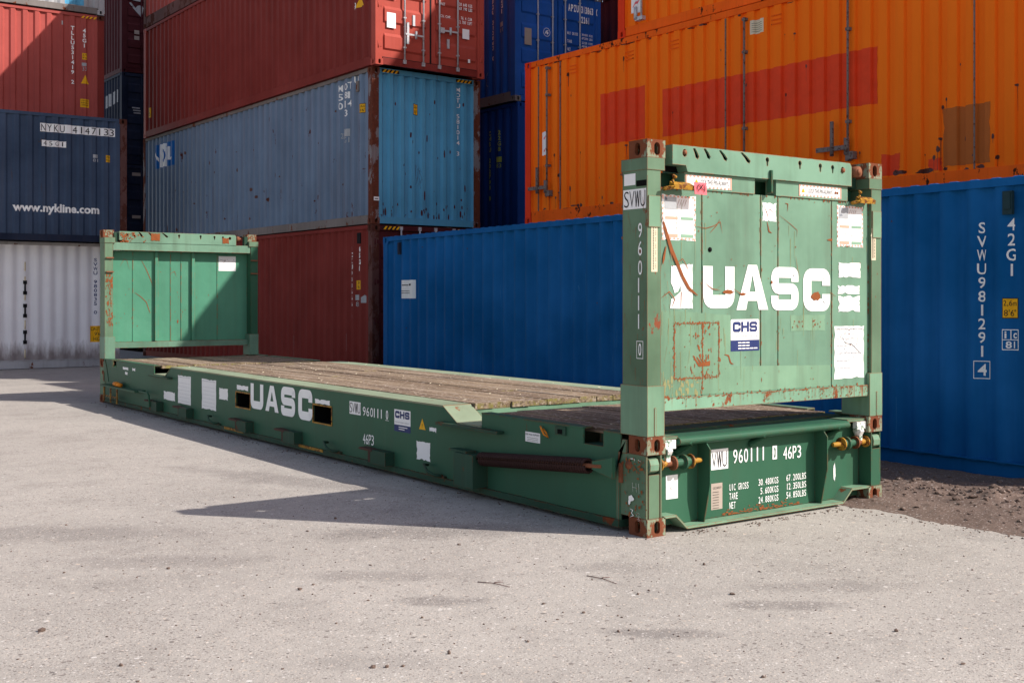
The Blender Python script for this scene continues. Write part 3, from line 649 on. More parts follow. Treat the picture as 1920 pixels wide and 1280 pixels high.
d = Dec(); d.row('28.640 KGS', 1.85, 2.16, 1.34, 1.40); d.row('63.190 LBS', 1.85, 2.16, 1.26, 1.32); d.text('NET', 1.43, 1.53, 1.29, 1.34, bold=.01); d.text('CU. CAP.', 1.42, 1.66, 1.06, 1.11, bold=.01)
d.row('76.4 CUM', 1.89, 2.15, 1.08, 1.14); d.row('2.700 CUFT', 1.86, 2.16, 1.00, 1.06); d.build('lettering', r, WL, E_)
d = Dec(); d.triangle(.60, 1.16, .26, .30, 0, 1); d.build('sticker', r, 'yellow_sign', S, F)
Dec().text('9', .84, .74, 1.12, 1.27).build('lettering', r, WL, S, F)
d = Dec(); d.rect(11.9, 11.72, .50, .76, 0, 0); d.text('9 6', 11.88, 11.74, .53, .72, 1, 1); d.build('height_sign', r, ['yellow_sign', BL], S, F)
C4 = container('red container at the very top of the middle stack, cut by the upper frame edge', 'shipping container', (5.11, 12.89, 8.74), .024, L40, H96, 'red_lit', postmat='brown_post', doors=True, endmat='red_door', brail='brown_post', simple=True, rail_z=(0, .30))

# --- left stack (white, navy, red, pale grey), long sides facing the yard
D1 = container("white ribbed container with grimy lower edge, bottom of the left stack", 'shipping container', (3.30, 22.12, -.04), PI2, L40, H96, 'white_paint', railmat='white_paint', rail_z=(.0, .19), rail_x=.02, toprailmat='grey_white', brail='grey_white', f1=.10, sl=.05, smooth=True)
r, S, F, E_, EF = D1
Dec().column('SVWU 980835 0', .56, 2.55, 1.24, .08, bold=.02).build('lettering', r, 'navy_lettering', S, F)
d = Dec(); d.rect(.68, .30, .58, .96, 0, 0); d.text('CAUTION', .66, .32, .85, .93, 1, 1); d.text("9'6\"", .58, .42, .73, .82, 1, 1); d.text('HIGH', .60, .40, .61, .70, 1, 1); d.build('height_sign', r, ['yellow_sign', BL], S, F)
for z0, z1 in ((1.72, 1.98), (1.20, 1.45), (.60, .85)):
    b = MB(); b.tube([(-.002, 2.13, z0), (-.002, 2.13, z1)], .02, 8); b.box(-.014, .03, 2.09, 2.17, z0-.03, z0+.05); b.box(-.014, .03, 2.09, 2.17, z1-.05, z1+.03)
    b.build('lashing_bar', 'dark_rubber', r)
b = MB()
for k in range(7): b.tube([(.004, 2.13, .25+k*.33), (.004, 2.13, .45+k*.33)], .016, 6)
b.build('lashing_bar', 'cream_sticker', r)
D2 = container('dark navy container with a white web address, second in the left stack', 'shipping container', (3.31, 21.6, 2.856), PI2-.03, L40, H96, 'navy_paint', postmat='brown_post', castmat='brown_post', rail_z=(0, .16), rail_x=.01, f1=.095, sl=.045, brail='navy_dark', toprailmat='navy_paint')
r, S, F, E_, EF = D2
d = Dec(); d.ragged(1.92, .27, 2.47, 2.66, 0, 1, .006); d.row('NYKU 4147133', 1.92, .27, 2.485, 2.64, 1, 2, .0, .72); d.build('sticker', r, ['white_sticker', BL], S, F)
d = Dec(); d.ragged(1.89, 1.36, 2.14, 2.28, 0, 1, .006); d.row('45G1', 1.88, 1.37, 2.165, 2.26, 1, 2, 0, .55); d.build('sticker', r, ['white_sticker', BL], S, F)
Dec().text('www.nykline.com', 2.50, .62, .60, .85, bold=.035).build('lettering', r, WL, S, F)
d = Dec(); d.rect(.77, .66, 1.95, 2.03); d.text('81', .77, .65, 1.86, 1.93); d.build('lettering', r, 'grey_lettering', S, F)
d = Dec(); d.rect(.48, .38, 1.87, 2.03, 0, 0); d.text('29m', .475, .385, 1.96, 2.01, 1, 1); d.text("9'6", .475, .385, 1.89, 1.94, 1, 1); d.build('height_sign', r, ['yellow_sign', BL], S, F)
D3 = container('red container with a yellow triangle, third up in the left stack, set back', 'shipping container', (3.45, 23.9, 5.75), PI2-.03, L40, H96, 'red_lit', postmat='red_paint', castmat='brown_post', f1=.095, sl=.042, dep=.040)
r, S, F, E_, EF = D3
Dec().column('TLLU531419 2', .76, 2.56, 1.13, .09).build('lettering', r, WL, S, F)
Dec().column('45G1', .48, 2.53, 2.06, .09).build('lettering', r, WL, S, F)
d = Dec(); d.rect(.53, .41, 1.76, 1.92, 0, 0); d.text('2,9', .52, .42, 1.85, 1.90, 1, 1); d.text("9'6", .52, .42, 1.78, 1.83, 1, 1); d.build('height_sign', r, ['yellow_sign', BL], S, F)
d = Dec(); d.rect(.54, .42, 1.60, 1.68); d.text('33', .53, .42, 1.48, 1.58); d.rect(1.02, .99, 2.56, 2.66); d.build('lettering', r, 'grey_lettering', S, F)
Dec().triangle(.46, 1.16, .22, .20).build('sticker', r, 'yellow_sign', S, F)
d = Dec(); d.rect(.57, .36, .57, .78, 0, 0)
for k, t in enumerate(('CAUTION', 'HIGH', 'CONTAINER')): d.text(t, .55, .38, .72-k*.055, .755-k*.055, 1, 1)
d.build('sticker', r, ['yellow_sign', BL], S, F)
d = Dec(); d.stripes(.56, .18, H96-.11, H96-.05, 4, 0, 1); d.build('hazard_stripes', r, 'yellow_sign', lambda u, z, o: (-.002-o, u, z), [])
D4 = container('pale grey container just showing its dark bottom rail, top of the left stack', 'shipping container', (3.45, 23.86, 8.66), PI2-.03, L40, H96, 'grey_white', brail='grey_rail', rail_x=.0, rail_z=(0, .16))
r, S, F, E_, EF = D4
Dec().rect(.95, .50, .18, .60).build('painted_patch', r, 'steel_blue_end', S, F)

# --- blue pair with doors, beyond the middle stack
container('dark blue container at the bottom, hidden behind the bright blue one', 'shipping container', (9.4, 14.4, -.01), .02, L20, H96, 'royal_blue_dark', simple=True)
F2 = container('dark blue container with lime green numbers, under the blue one with doors', 'shipping container', (9.40, 14.40, 2.89), .02, L20, H96, 'royal_blue_dark', f1=.08)
r, S, F, E_, EF = F2
Dec().column('CHSU 202793 8', 1.04, 2.37, .84, .09).build('lettering', r, 'lime_lettering', S, F)
Dec().column('22G8', .70, 2.36, 1.90, .09).build('lettering', r, 'lime_lettering', S, F)
d = Dec(); d.rect(.80, .64, 1.66, 1.78); d.text('83', .79, .65, 1.54, 1.63); d.build('lettering', r, 'lime_lettering', S, F)
F3 = container('blue container with doors, white numbers and scuffed side, atop the lime-numbered one', 'shipping container', (9.33, 14.40, 5.80), .02, L20, H86, 'royal_blue', endmat='royal_blue', brail='grey_rail', rail_z=(0, .22), postmat='royal_blue', castmat='grey_rail', doors=True, f1=.08, simple=True)
r, S, F, E_, EF = F3
Dec().column('APZU 313863 0', .86, 2.44, 1.00, .09).build('lettering', r, WL, S, F)
Dec().column('22G1', .50, 2.40, 1.96, .09).build('lettering', r, WL, S, F)
d = Dec(); d.rect(.60, .46, 1.68, 1.78); d.text('81', .60, .46, 1.56, 1.65); d.stroke([(1.02, .75), (1.10, .62), (1.08, .48), (1.0, .44)], .02); d.build('lettering', r, 'grey_lettering', S, F)
d = Dec(); d.row('APZU', 1.48, 1.80, 2.14, 2.30, bold=.04); d.row('313863', 1.86, 2.22, 2.14, 2.30, bold=.04); d.row('0', 2.30, 2.37, 2.14, 2.30, bold=.04); d.row('2261', 1.86, 2.12, 1.92, 2.07, bold=.04)
for k, (a, b_, c_) in enumerate((('MAX GROSS', '30480 KGS', '67200 LBS'), ('TARE', '2220 KGS', '4890 LBS'), ('NET', '28260 KGS', '62310 LBS'))):
    z = 1.62-k*.18; d.row(a, 1.46, 1.46+.034*len(a), z, z+.065); d.row(b_, 1.88, 2.2, z+.02, z+.07); d.row(c_, 1.88, 2.2, z-.06, z-.01)
for k in range(24):
    a0, a1 = k*math.pi/12, (k+1)*math.pi/12; d.poly([(.88+ra*math.cos(q), 1.58+ra*math.sin(q)) for ra, q in ((.085, a0), (.095, a0), (.095, a1), (.085, a1))])
d.stroke([(.83, 1.54), (.87, 1.60), (.93, 1.62)], .03); d.blob(.90, 1.56, .03, .03); d.build('lettering', r, WL, E_)
d = Dec(); d.rect(.27, .46, 1.24, 1.60, 0, 0); d.build('sticker', r, 'grey_sticker', E_)

# --- far stack in the gap between the left and middle stacks
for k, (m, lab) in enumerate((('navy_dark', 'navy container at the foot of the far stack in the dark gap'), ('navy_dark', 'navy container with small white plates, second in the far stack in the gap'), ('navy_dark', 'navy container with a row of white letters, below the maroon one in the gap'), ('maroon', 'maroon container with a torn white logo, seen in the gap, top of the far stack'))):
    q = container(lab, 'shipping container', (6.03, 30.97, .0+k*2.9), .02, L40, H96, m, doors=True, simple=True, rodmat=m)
    r, S, F, E_, EF = q
    if k == 3:
        Dec().poly([(.24, 2.20), (.30, 2.22), (.36, 2.05), (.62, 1.80), (.66, 1.92), (.70, 2.1), (.62, 2.18), (.50, 2.14), (.44, 2.06), (.30, 2.12)]).poly([(.33, 2.3), (.6, 2.28), (.6, 2.34), (.33, 2.36)]).build('sticker', r, 'grey_lettering', E_)
        d = Dec(); d.rect(.40, .56, 1.24, 1.36); d.rect(.40, .56, 1.06, 1.18); d.build('sticker', r, 'grey_sticker', E_)
    if k == 2:
        Dec().rect(1.75, 1.5, 1.95, 2.35).rect(1.35, 1.1, 1.97, 2.37).rect(.95, .7, 1.99, 2.39).rect(.55, .42, 2.0, 2.40).build('lettering', r, 'grey_lettering', S, F)
        d = Dec(); d.rect(.33, .58, 1.78, 1.82); d.rect(.36, .60, 1.70, 1.74); d.rect(.38, .60, 1.62, 1.66); d.build('lettering', r, 'grey_lettering', E_)
    if k == 1: Dec().rect(.33, .60, 2.55, 2.65).rect(.33, .60, 1.2, 1.3).build('sticker', r, 'grey_sticker', E_)
for k in range(5):  # unseen row added to keep the sun off the far stack
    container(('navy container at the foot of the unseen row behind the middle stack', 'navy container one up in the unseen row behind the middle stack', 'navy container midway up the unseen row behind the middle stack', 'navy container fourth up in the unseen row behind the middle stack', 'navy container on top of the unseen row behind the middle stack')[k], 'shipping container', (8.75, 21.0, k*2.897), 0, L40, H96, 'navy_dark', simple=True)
# --- tall maroon row far right behind the orange ones
for k in range(5):
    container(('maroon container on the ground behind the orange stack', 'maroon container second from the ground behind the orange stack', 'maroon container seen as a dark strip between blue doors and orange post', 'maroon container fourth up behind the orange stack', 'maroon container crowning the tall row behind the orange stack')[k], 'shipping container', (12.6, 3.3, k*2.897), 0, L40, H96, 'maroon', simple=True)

# ---------------------------------------------------------------- the green flat rack
RW, RL, RH = 2.438, 12.192, 2.591
rack = thing('flat_rack', 'green flat rack with two end walls and a weathered plank deck, standing in the yard', 'flat rack', (0, 0, 0))
GP, GF, GN, GS, GD, CR = 'green_paint', 'green_faded', 'green_panel', 'green_scuffed', 'green_dark', 'casting_rust'
castings(rack, RL, .65, CR, levels=((0, 1), (.652, -1), (RH, -1)))
# side beams with goosenecks
top = [(.26, .08), (11.93, .08), (11.93, .655), (11.54, .655), (11.54, .56), (11.36, .56), (11.36, .655), (9.70, .655), (9.70, .547), (9.25, .547), (9.03, .668),
       (2.47, .668), (2.26, .547), (1.91, .547), (1.91, .655), (.653, .655), (.653, .551), (.44, .551), (.44, .655), (.26, .655)]
for x0, x1 in ((0, .012), (RW-.012, RW)):
    b = MB()
    # web cut out for the fork pockets: build as vertical slabs between pocket edges
    cuts = [(6.875, 6.471, .338, .497), (4.892, 4.492, .336, .501)]
    P = (lambda y, z, x=x0: (x, y, z)); sg = (1, 0, 0)
    holes = [[(a, z0), (c, z0), (c, z1), (a, z1)] for a, c, z0, z1 in cuts]
    b.holed(top, holes, lambda y, z, x=x0: (x, y, z), x1-x0, (1, 0, 0)); b.holed(top, holes, lambda y, z, x=x1: (x, y, z), 0, (-1, 0, 0))
    for p, q in zip(top, top[1:]+top[:1]): b.face([(x0, p[0], p[1]), (x0, q[0], q[1]), (x1, q[0], q[1]), (x1, p[0], p[1])])
    bmesh.ops.remove_doubles(b.bm, verts=b.bm.verts, dist=1e-5)
    b.build('side_beam', GP, rack)
for s, xo in ((1, 0), (-1, RW)):
    X = lambda a, c: sorted((xo+s*a, xo+s*c))
    b = MB(); x = X(-.006, .27)
    b.box(*x, 2.47, 9.03, .662, .6765)                                   # deck edge flange
    b.prism([(2.47, .668), (2.475, .6765), (2.262, .556), (2.258, .547)], 0, *x)
    b.prism([(9.03, .668), (9.025, .6765), (9.246, .556), (9.25, .547)], 0, *x)
    b.box(*X(-.006, .40), 1.91, 2.262, .544, .556); b.box(*X(-.006, .40), 9.246, 9.70, .544, .556)
    b.build('deck_edge', 'deck_edge_paint', rack)
    b = MB(); x = X(-.004, .09)
    for y0, y1 in ((.655, 1.91), (.262, .438), (9.70, 11.355), (11.545, 11.93)):
        b = MB(); b.box(*x, y0, y1, .652, .662); b.build('platform_edge', GP if s > 0 else GF, rack)
    b = MB(); b.box(*X(-.018, .13), .26, 11.93, .030, .080); b.build('bottom_flange', GD, rack)
    b = MB()                                                                # ledges under the notches
    b.box(*X(-.07, -.003), 1.606, 2.487, .523, .545); b.box(*X(-.07, -.003), 8.98, 9.74, .523, .545)
    b.build('lashing_ledge', GD, rack)
    b = MB()                                                                # cutout liners, catch trays
    for y0, y1 in ((.44, .653), (11.36, 11.54)):
        b.box(*X(.001, .16), y0+.001, y1-.001, .541, .551); b.box(*X(.15, .16), y0, y1, .553, .65)
    b.build('recess_tray', GD, rack)
    # fork pockets: yellow frame and a channel whose shade is put in as near-black
    for a, c, z0, z1 in cuts:
        b = MB()
        for q in ((a+.012, c-.012, z1, z1+.014), (a+.012, c-.012, z0-.014, z0), (a+.012, a, z0, z1), (c, c-.012, z0, z1)): b.box(*X(-.006, .004), min(q[0], q[1]), max(q[0], q[1]), q[2], q[3])
        o = b.build('fork_pocket', 'yellow_metal', rack)
        b = MB(); xa, xb = X(.013, .6)
        for q in (((c, a), (z0-.01, z0-.002)), ((c, a), (z1+.002, z1+.01))): b.box(xa, xb, q[0][0], q[0][1], q[1][0], q[1][1])
        b.box(xa, xb, c-.012, c-.002, z0, z1); b.box(xa, xb, a+.002, a+.012, z0, z1); b.box(*X(.6, .61), c, a, z0, z1); b.build('pocket_channel', 'hole_shade', o)
        b = MB(); b.box(*X(-.024, -.018), c+.15, a+.30, .055, .082); b.build('yellow_mark', 'yellow_metal', rack)
    # lashing winches and rope rings
    for i, yc in enumerate((9.55, 8.45, 6.60, 5.36, 3.50)):
        b = MB(); b.box(*X(-.095, -.001), yc-.22, yc+.05, .085, .205); w = b.build('lashing_winch', GD, rack, .004)
        h = MB(); h.prism([(yc+.02, .205), (yc+.24, .212), (yc+.27, .198), (yc+.24, .190), (yc+.02, .19)], 0, *X(-.10, -.02)); h.box(*X(-.07, -.05), yc+.10, yc+.14, .085, .195)
        h.build('hook_plate', 'rust_dark', w)
    for yc in (7.45, 4.40, 2.55):
        b = MB(); b.tube([(xo-s*.02, yc+.13, .165), (xo-s*.07, yc+.12, .175), (xo-s*.085, yc+.04, .13), (xo-s*.075, yc-.07, .105), (xo-s*.02, yc-.10, .10)], .012, 8)
        b.box(*X(-.03, -.001), yc-.13, yc+.14, .083, .10); b.build('rope_ring', GD, rack)
# springs that lift the end walls
for s, xo in ((1, 0), (-1, RW)):
    for near in ((True,) if s > 0 else (True, False)):
        Y = (lambda y: y) if near else (lambda y: RL-y)
        b = MB(); pts = []; turns = 46; n = 12
        y0, y1 = 1.80, .50
        for k in range(turns*n+1):
            t = k/(turns*n); a = 2*math.pi*k/n; yy = y0+(y1-y0)*t; zc = .318+(.418-.318)*t
            pts.append((xo-s*(.075+.046*math.cos(a)), Y(yy), zc+.046*math.sin(a)))
        b.tube(pts, .0105, 6)
        sp = b.build('wall_spring', 'spring_steel', rack)
        b = MB(); b.tube([(xo-s*.075, Y(1.85), .315), (xo-s*.075, Y(.36), .43)], .016, 8); b.build('spring_rod', 'rust_metal', sp)
        b = MB(); ys = sorted((Y(2.10), Y(1.83))); b.box(*sorted((xo-s*.14, xo-s*.001)), ys[0], ys[1], .085, .345)
        b2 = sorted((Y(2.20), Y(1.95))); b.box(*sorted((xo-s*.12, xo-s*.03)), b2[0], b2[1], .346, .362); b.build('spring_bracket', GD, rack, .005)
        b = MB(); q = [(Y(.46), .40), (Y(.25), .36), (Y(.25), .50), (Y(.46), .455)]
        b.prism(q if near else q, 0, *sorted((xo-s*.085, xo-s*.055))); b.build('spring_arm', GP, rack)
# cross members, floor pan
b = MB()
for k in range(24):
    y = 2.5+k*(9.0-2.5)/23; b.box(.11, RW-.11, y-.04, y+.04, .54, .628)
b.box(.013, RW-.013, .30, 11.9, .50, .52)
b.build('floor_frame', GD, rack)
b = MB(); b.box(.27, RW-.27, 2.425, 2.445, .545, .630); b.build('cross_member', GF, rack)
b = MB(); b.box(.27, RW-.27, 9.06, 9.08, .545, .630); b.build('cross_member', GF, rack)
# deck planks
rr = random.Random(5)
b = MB(); bw = (RW-.55)/10
for k in range(10):
    xa = .275+k*bw; cuts_ = [2.425-rr.uniform(0, .02)] + sorted(rr.uniform(2.6, 8.8) for _ in range(1 if k % 3 else 2)) + [9.06]
    for a, c in zip(cuts_, cuts_[1:]):
        dz = rr.uniform(-.004, .004); b.box(xa+.003, xa+bw-.003, a+.003, c-.003, .632, .678+dz)
b.build('deck_planks', 'deck_wood', rack, .004)
bw2 = (RW-.21)/10
for y0, y1 in ((.46, 1.90), (9.72, 11.70)):
    b = MB()
    for k in range(10):
        xa = .106+k*bw2; dz = rr.uniform(-.004, .003); b.box(xa+.005, xa+bw2-.005, y0, y1, .620, .656+dz)
    b.build('platform_planks', 'deck_wood', rack, .004)
b = MB(); rr = random.Random(11)      # splinters and grit lying on the boards
for k in range(150):
    x, y = rr.uniform(.05, 2.38), rr.uniform(2.5, 9.0); a = rr.uniform(0, 3.14); l = rr.uniform(.006, .03)
    dx, dy = math.cos(a)*l, math.sin(a)*l; b.face([(x-dx, y-dy, .684), (x+dy*.3, y-dx*.3, .685), (x+dx, y+dy, .690), (x-dy*.3, y+dx*.3, .688)])
b.build('deck_litter', 'cream_sticker', rack)['kind'] = 'stuff'

def end_wall(near):
    y = (lambda v: v) if near else (lambda v: RL-v)
    YB = lambda a, c: sorted((y(a), y(c)))
    w = bpy.data.objects.new('end_wall', None); COL.objects.link(w); w.parent = rack
    w['label'] = ('near end wall with white capital letters, half in the sun' if near else 'far end wall, showing its ribbed inner side')
    # posts
    for s, xo in ((1, 0), (-1, RW)):
        X = lambda a, c: sorted((xo+s*a, xo+s*c))
        b = MB(); b.box(*X(.004, .124), *YB(.004, .245), .98, 2.40)
        b.build('wall_post', GS if (near or s > 0) else GP, w, .006)
        b = MB(); b.box(*X(.0, .152), *YB(-.002, .262), .655, .985); b.box(*X(.06, .075), *YB(-.006, -.002), .66, .84); b.build('hinge_foot', GF if near else GN, w, .006)
        b = MB(); b.box(*X(.0, .156), *YB(-.001, .255), 2.392, 2.474); b.build('post_collar', GS, w, .005)
        b = MB()
        for z in (1.95, 2.16): b.box(*X(.02, .13), *YB(.245, .275), z, z+.018)
        b.build('post_cleat', 'rust_metal', w)
        b = MB(); b.box(*X(.012, .116), *YB(-.004, .003), 2.02, 2.225); b.build('post_plate', GF, w, .004)
        b = MB()
        b.box(*X(.157, .215), *YB(.12, .20), 2.40, 2.55); b.build('lock_housing', GD, w, .004)
    # pressed panel between the posts: shallow vertical grooves outside, deep ribs inside
    xs = [.126, .512, .538, 1.092, 1.118, 1.272, 1.298, 1.862, 1.888, 2.312]
    b = MB(); yo = .030
    prev = None
    cols = []
    for g0 in (.525, 1.105, 1.285, 1.875):
        cols += [(g0-.006, 0), (g0-.004, .014), (g0+.004, .014), (g0+.006, 0)]
    cols = [(.126, 0)] + cols + [(2.312, 0)]
    vs = [(b.bm.verts.new((x, y(yo+i), .898)), b.bm.verts.new((x, y(yo+i), 2.285))) for x, i in cols]
    for (a, a2), (c, c2) in zip(vs, vs[1:]): b.bm.faces.new((a, c, c2, a2) if near else (c, a, a2, c2))
    b.build('wall_panel', GN, w)
    b = MB(); b.box(.126, 2.312, *YB(.062, .085), .90, 2.285)
    for x in (.80, 1.381): b.box(x, x+.047, *YB(.0855, .135), .905, 2.283)
    for x in (.466, 1.051, 1.219, 1.807): b.box(x, x+.008, *YB(.0855, .094), .905, 2.28)
    b.build('inner_panel', GN if near else 'green_inner', w)
    b = MB(); b.box(.126, 2.312, *YB(.012, .20), .812, .897); b.build('bottom_beam', 'green_rusty' if near else GN, w, .006)
    b = MB(); b.box(.355, 1.035, *YB(.020, .12), 2.287, 2.396); b.build('upper_plate', GN, w, .003); b = MB(); b.box(1.255, 2.05, *YB(.020, .12), 2.287, 2.396); b.build('upper_plate', GN, w, .003)
    b = MB(); b.box(.13, 2.31, *YB(.190, .235), 2.287, 2.405); b.build('rear_plate', GP if near else GN, w, .003)
    b = MB(); b.box(1.160, 1.176, *YB(-.022, .02), 2.30, 2.46); b.build('stop_plate', GP, w, .003)
    # top beam, a hollow channel with real keyholes
    def pxx(u): return u
    slots = []
    for u, z, tilt in ((.44, 2.525, 0.01), (.545, 2.53, .02), (.70, 2.53, .035), (.92, 2.53, .05)):
        slots.append([(u-.022+tilt*-.6, z+.032), (u-.004-tilt*.6, z+.036), (u+.010, z+.012), (u+.022+tilt*.5, z-.018), (u+.012+tilt*.5, z-.036), (u-.008+tilt*.4, z-.026), (u-.012, z)])
    for u, z in ((1.14, 2.525), (1.485, 2.525), (1.71, 2.52), (1.85, 2.518)):
        slots.append([(u+.017*math.cos(a), z+.008+.017*math.sin(a)) for a in [R(-60+k*30) for k in range(11)]] + [(u-.006, z-.035), (u+.006, z-.035)])
    slots.append([(.335+.020*math.cos(k*.785), 2.522+.026*math.sin(k*.785)) for k in range(8)])
    slots.append([(1.965+.022*math.cos(k*.785), 2.515+.024*math.sin(k*.785)) for k in range(8)])
    outer = [(.224, 2.44), (.345, 2.44), (.362, 2.398), (2.07, 2.398), (2.07, 2.545), (2.05, 2.572), (.224, 2.572)]
    b = MB()
    b.holed(outer, slots, lambda x, z: (x, y(-.002), z), .012, (0, 1 if near else -1, 0))
    b.holed(outer, slots, lambda x, z: (x, y(.235), z), .012, (0, -1 if near else 1, 0))
    for p, q in zip(outer, outer[1:]+outer[:1]): b.face([(p[0], y(-.002), p[1]), (q[0], y(-.002), q[1]), (q[0], y(.235), q[1]), (p[0], y(.235), p[1])])
    bmesh.ops.remove_doubles(b.bm, verts=b.bm.verts, dist=1e-5)
    b.build('top_beam', GN, w)
    b = MB(); b.box(.226, 2.068, *YB(.09, .10), 2.400, 2.568); b.build('beam_shade', 'hole_shade', w)  # sheet coloured near-black as the shade behind the keyholes
    b = MB(); b.lathe_x([(.225, .02), (.18, .02), (.175, .034), (.165, .034)], y(.10), 2.52); b.lathe_x([(2.07, .02), (2.12, .02), (2.13, .04), (2.17, .04), (2.175, .02), (2.20, .02)], y(.10), 2.515)
    b.tube([(1.965, y(-.012), 2.512), (1.965, y(.02), 2.512)], .018, 10); b.tube([(.335, y(-.010), 2.525), (.335, y(.02), 2.525)], .015, 10)
    b.tube([(2.13, y(-.02), 2.51), (2.13, y(.05), 2.51)], .042, 14); b.tube([(2.13, y(-.026), 2.51), (2.13, y(-.018), 2.51)], .022, 12)
    b.build('lock_pin', 'rust_metal', w)
    if near:
        # yellow pin handles
        for s, xo in ((1, .10), (1, 2.02)):
            b = MB()
            b.tube([(xo+.14, -.015, 2.355), (xo+.10, -.035, 2.36), (xo+.085, -.045, 2.325), (xo+.095, -.045, 2.29), (xo+.05, -.04, 2.275)], .011, 8)
            b.prism([(-.055, 2.30), (-.01, 2.325), (-.005, 2.285), (-.05, 2.272)], 0, xo+.09, xo+.27)
            b.tube([(xo+.02, -.03, 2.27), (xo+.10, -.03, 2.285)], .014, 8)
            b.build('pin_handle', 'yellow_metal', w)
        b = MB(); b.prism([(-.060, 2.325), (-.066, 2.245), (-.063, 2.245), (-.057, 2.325)], 0, .365, .478); o = b.build('tag', 'pink_tag', w)
        Dec().text('(X)', .385, .46, 2.262, 2.312, 0, 1, .01).build('lettering', o, BL, lambda u, z, o_: (u, -.063-o_-(2.325-z)*.06, z))
    return w
wn = end_wall(True); wf = end_wall(False)
# dark tread plates over the hinges, seen between walls and planks
for a, c in ((.262, .45), (11.705, 11.93)):
    b = MB(); b.box(.162, RW-.162, a, c, .628, .648); b.build('hinge_cover', GD, rack)
# base end structures
for near in (True, False):
    y = (lambda v: v) if near else (lambda v: RL-v)
    YB = lambda a, c: sorted((y(a), y(c)))
    es = bpy.data.objects.new('end_sill', None); COL.objects.link(es); es.parent = rack
    for s, xo in ((1, 0), (-1, RW)):
        X = lambda a, c: sorted((xo+s*a, xo+s*c))
        b = MB(); b.box(*X(.002, .016), *YB(.012, .275), .118, .532); b.box(*X(.118, .132), *YB(.002, .20), .118, .532)
        b.box(*X(.017, .117), *YB(.17, .19), .118, .532); b.box(*X(.02, .114), *YB(.006, .016), .118, .405)
        b.prism([(y(.275), .03), (y(.30), .03), (y(.30), .40), (y(.24), .62), (y(.20), .62), (y(.20), .53), (y(.275), .53)], 0, *X(-.004, .012))
        b.build('base_post', GS if s > 0 else GP, es, .003)
        b = MB(); b.prism([(y(.05), .40), (y(.0), .43), (y(-.004), .47), (y(.01), .505), (y(.05), .515)], 0, *X(.026, .105)); b.build('hinge_arm', GF, es, .004)
        b = MB(); b.tube([(xo-s*.010, y(.056+.12), .456), (xo+s*.03, y(.056+.12), .456)], .030, 8); b.tube([(xo-s*.016, y(.176), .456), (xo, y(.176), .456)], .016, 8)
        b.build('hinge_bolt', 'rust_metal', es)
        b = MB(); b.box(*X(-.016, .0), *YB(.235, .262), .33, .46); b.build('base_lug', 'rust_metal', es, .003)
        # twist-lock shaft with discs
        d0 = [(.14, .018), (.142, .044), (.152, .044), (.155, .022), (.205, .022), (.21, .020), (.262, .020), (.264, .048), (.276, .048), (.278, .026), (.36, .026), (.362, .050), (.380, .050), (.384, .034), (.42, .034), (.424, .050), (.436, .050), (.438, .020), (.50, .018), (.53, .016), (.533, .010)]
        prof = [(xo+s*a, r_) for a, r_ in d0]
        b = MB(); b.lathe_x(prof[:6], y(.045), .46); b.build('lock_shaft', 'yellow_metal', es)
        b = MB(); b.lathe_x(prof[5:9], y(.045), .46); b.build('lock_shaft', 'rust_metal', es)
        b = MB(); b.lathe_x(prof[8:15], y(.045), .46); b.build('lock_shaft', GP, es)
        b = MB(); b.lathe_x(prof[14:], y(.045), .46); b.build('lock_shaft', 'yellow_metal', es)
        b = MB(); b.lathe_x([(xo+s*.19, .012), (xo+s*.20, .04), (xo+s*.24, .04), (xo+s*.25, .012)], y(.05), .545, 6); b.box(*X(.170, .275), *YB(.02, .06), .560, .618); b.box(*X(.20, .235), *YB(.03, .05), .47, .54)
        b.build('twist_lock', 'chipped_white' if near else GD, es, .003)
    b = MB()
    b.box(.15, RW-.15, *YB(.105, .12), .04, .60)                     # recessed web
    b.build('sill_web', GP, es)
    b = MB(); b.prism([(y(.0), .02), (y(.20), .02), (y(.20), .036), (y(.0), .036)], 0, .36, 1.98)
    for xa, xb, sg in ((.36, .15, -1), (1.98, RW-.15, 1)):
        pts = [(xa, .02), (xa, .036)]; mid = xa+sg*.10
        b.prism([(min(xa, mid), .036 if sg > 0 else .125), (max(xa, mid), .125 if sg > 0 else .036), (max(xa, mid), .109 if sg > 0 else .02), (min(xa, mid), .02 if sg > 0 else .109)], 1, *YB(.0, .20))
        x0_, x1_ = sorted((mid, xb)); b.box(x0_, x1_, *YB(.0, .20), .109, .125)
    b.build('sill_flange', GF, es)
    b = MB(); n = 10; arc = [(y(.045-.045*math.sin(k*math.pi/n)), .603+.030*math.cos(k*math.pi/n)) for k in range(n+1)]
    b.prism([(y(.26), .633)] + arc + [(y(.10), .573), (y(.19), .60), (y(.26), .60)], 0, .30, 2.06)
    b.build('fender_lip', GP, es)
    b = MB()
    for x in (.40, 1.12, 1.94): b.tube([(x-.05, y(.03), .602), (x, y(.02), .598), (x+.045, y(.05), .575), (x+.045-.10, y(.10), .52)], .020, 10)
    b.build('fender_tube', GP, es)
    for x in (.56, 1.775):
        b = MB(); b.prism([(y(.104), .60), (y(.045), .60), (y(-.012), .535), (y(-.012), .30), (y(.045), .036), (y(.104), .036)], 0, x, x+.009); b.build('gusset', GP, es, .0)
    for xa, xb in ((.162, .30), (2.06, RW-.162)):
        b = MB(); b.box(xa, xb, *YB(.03, .20), .62, .640); b.build('corner_shelf', GS, es, .003)

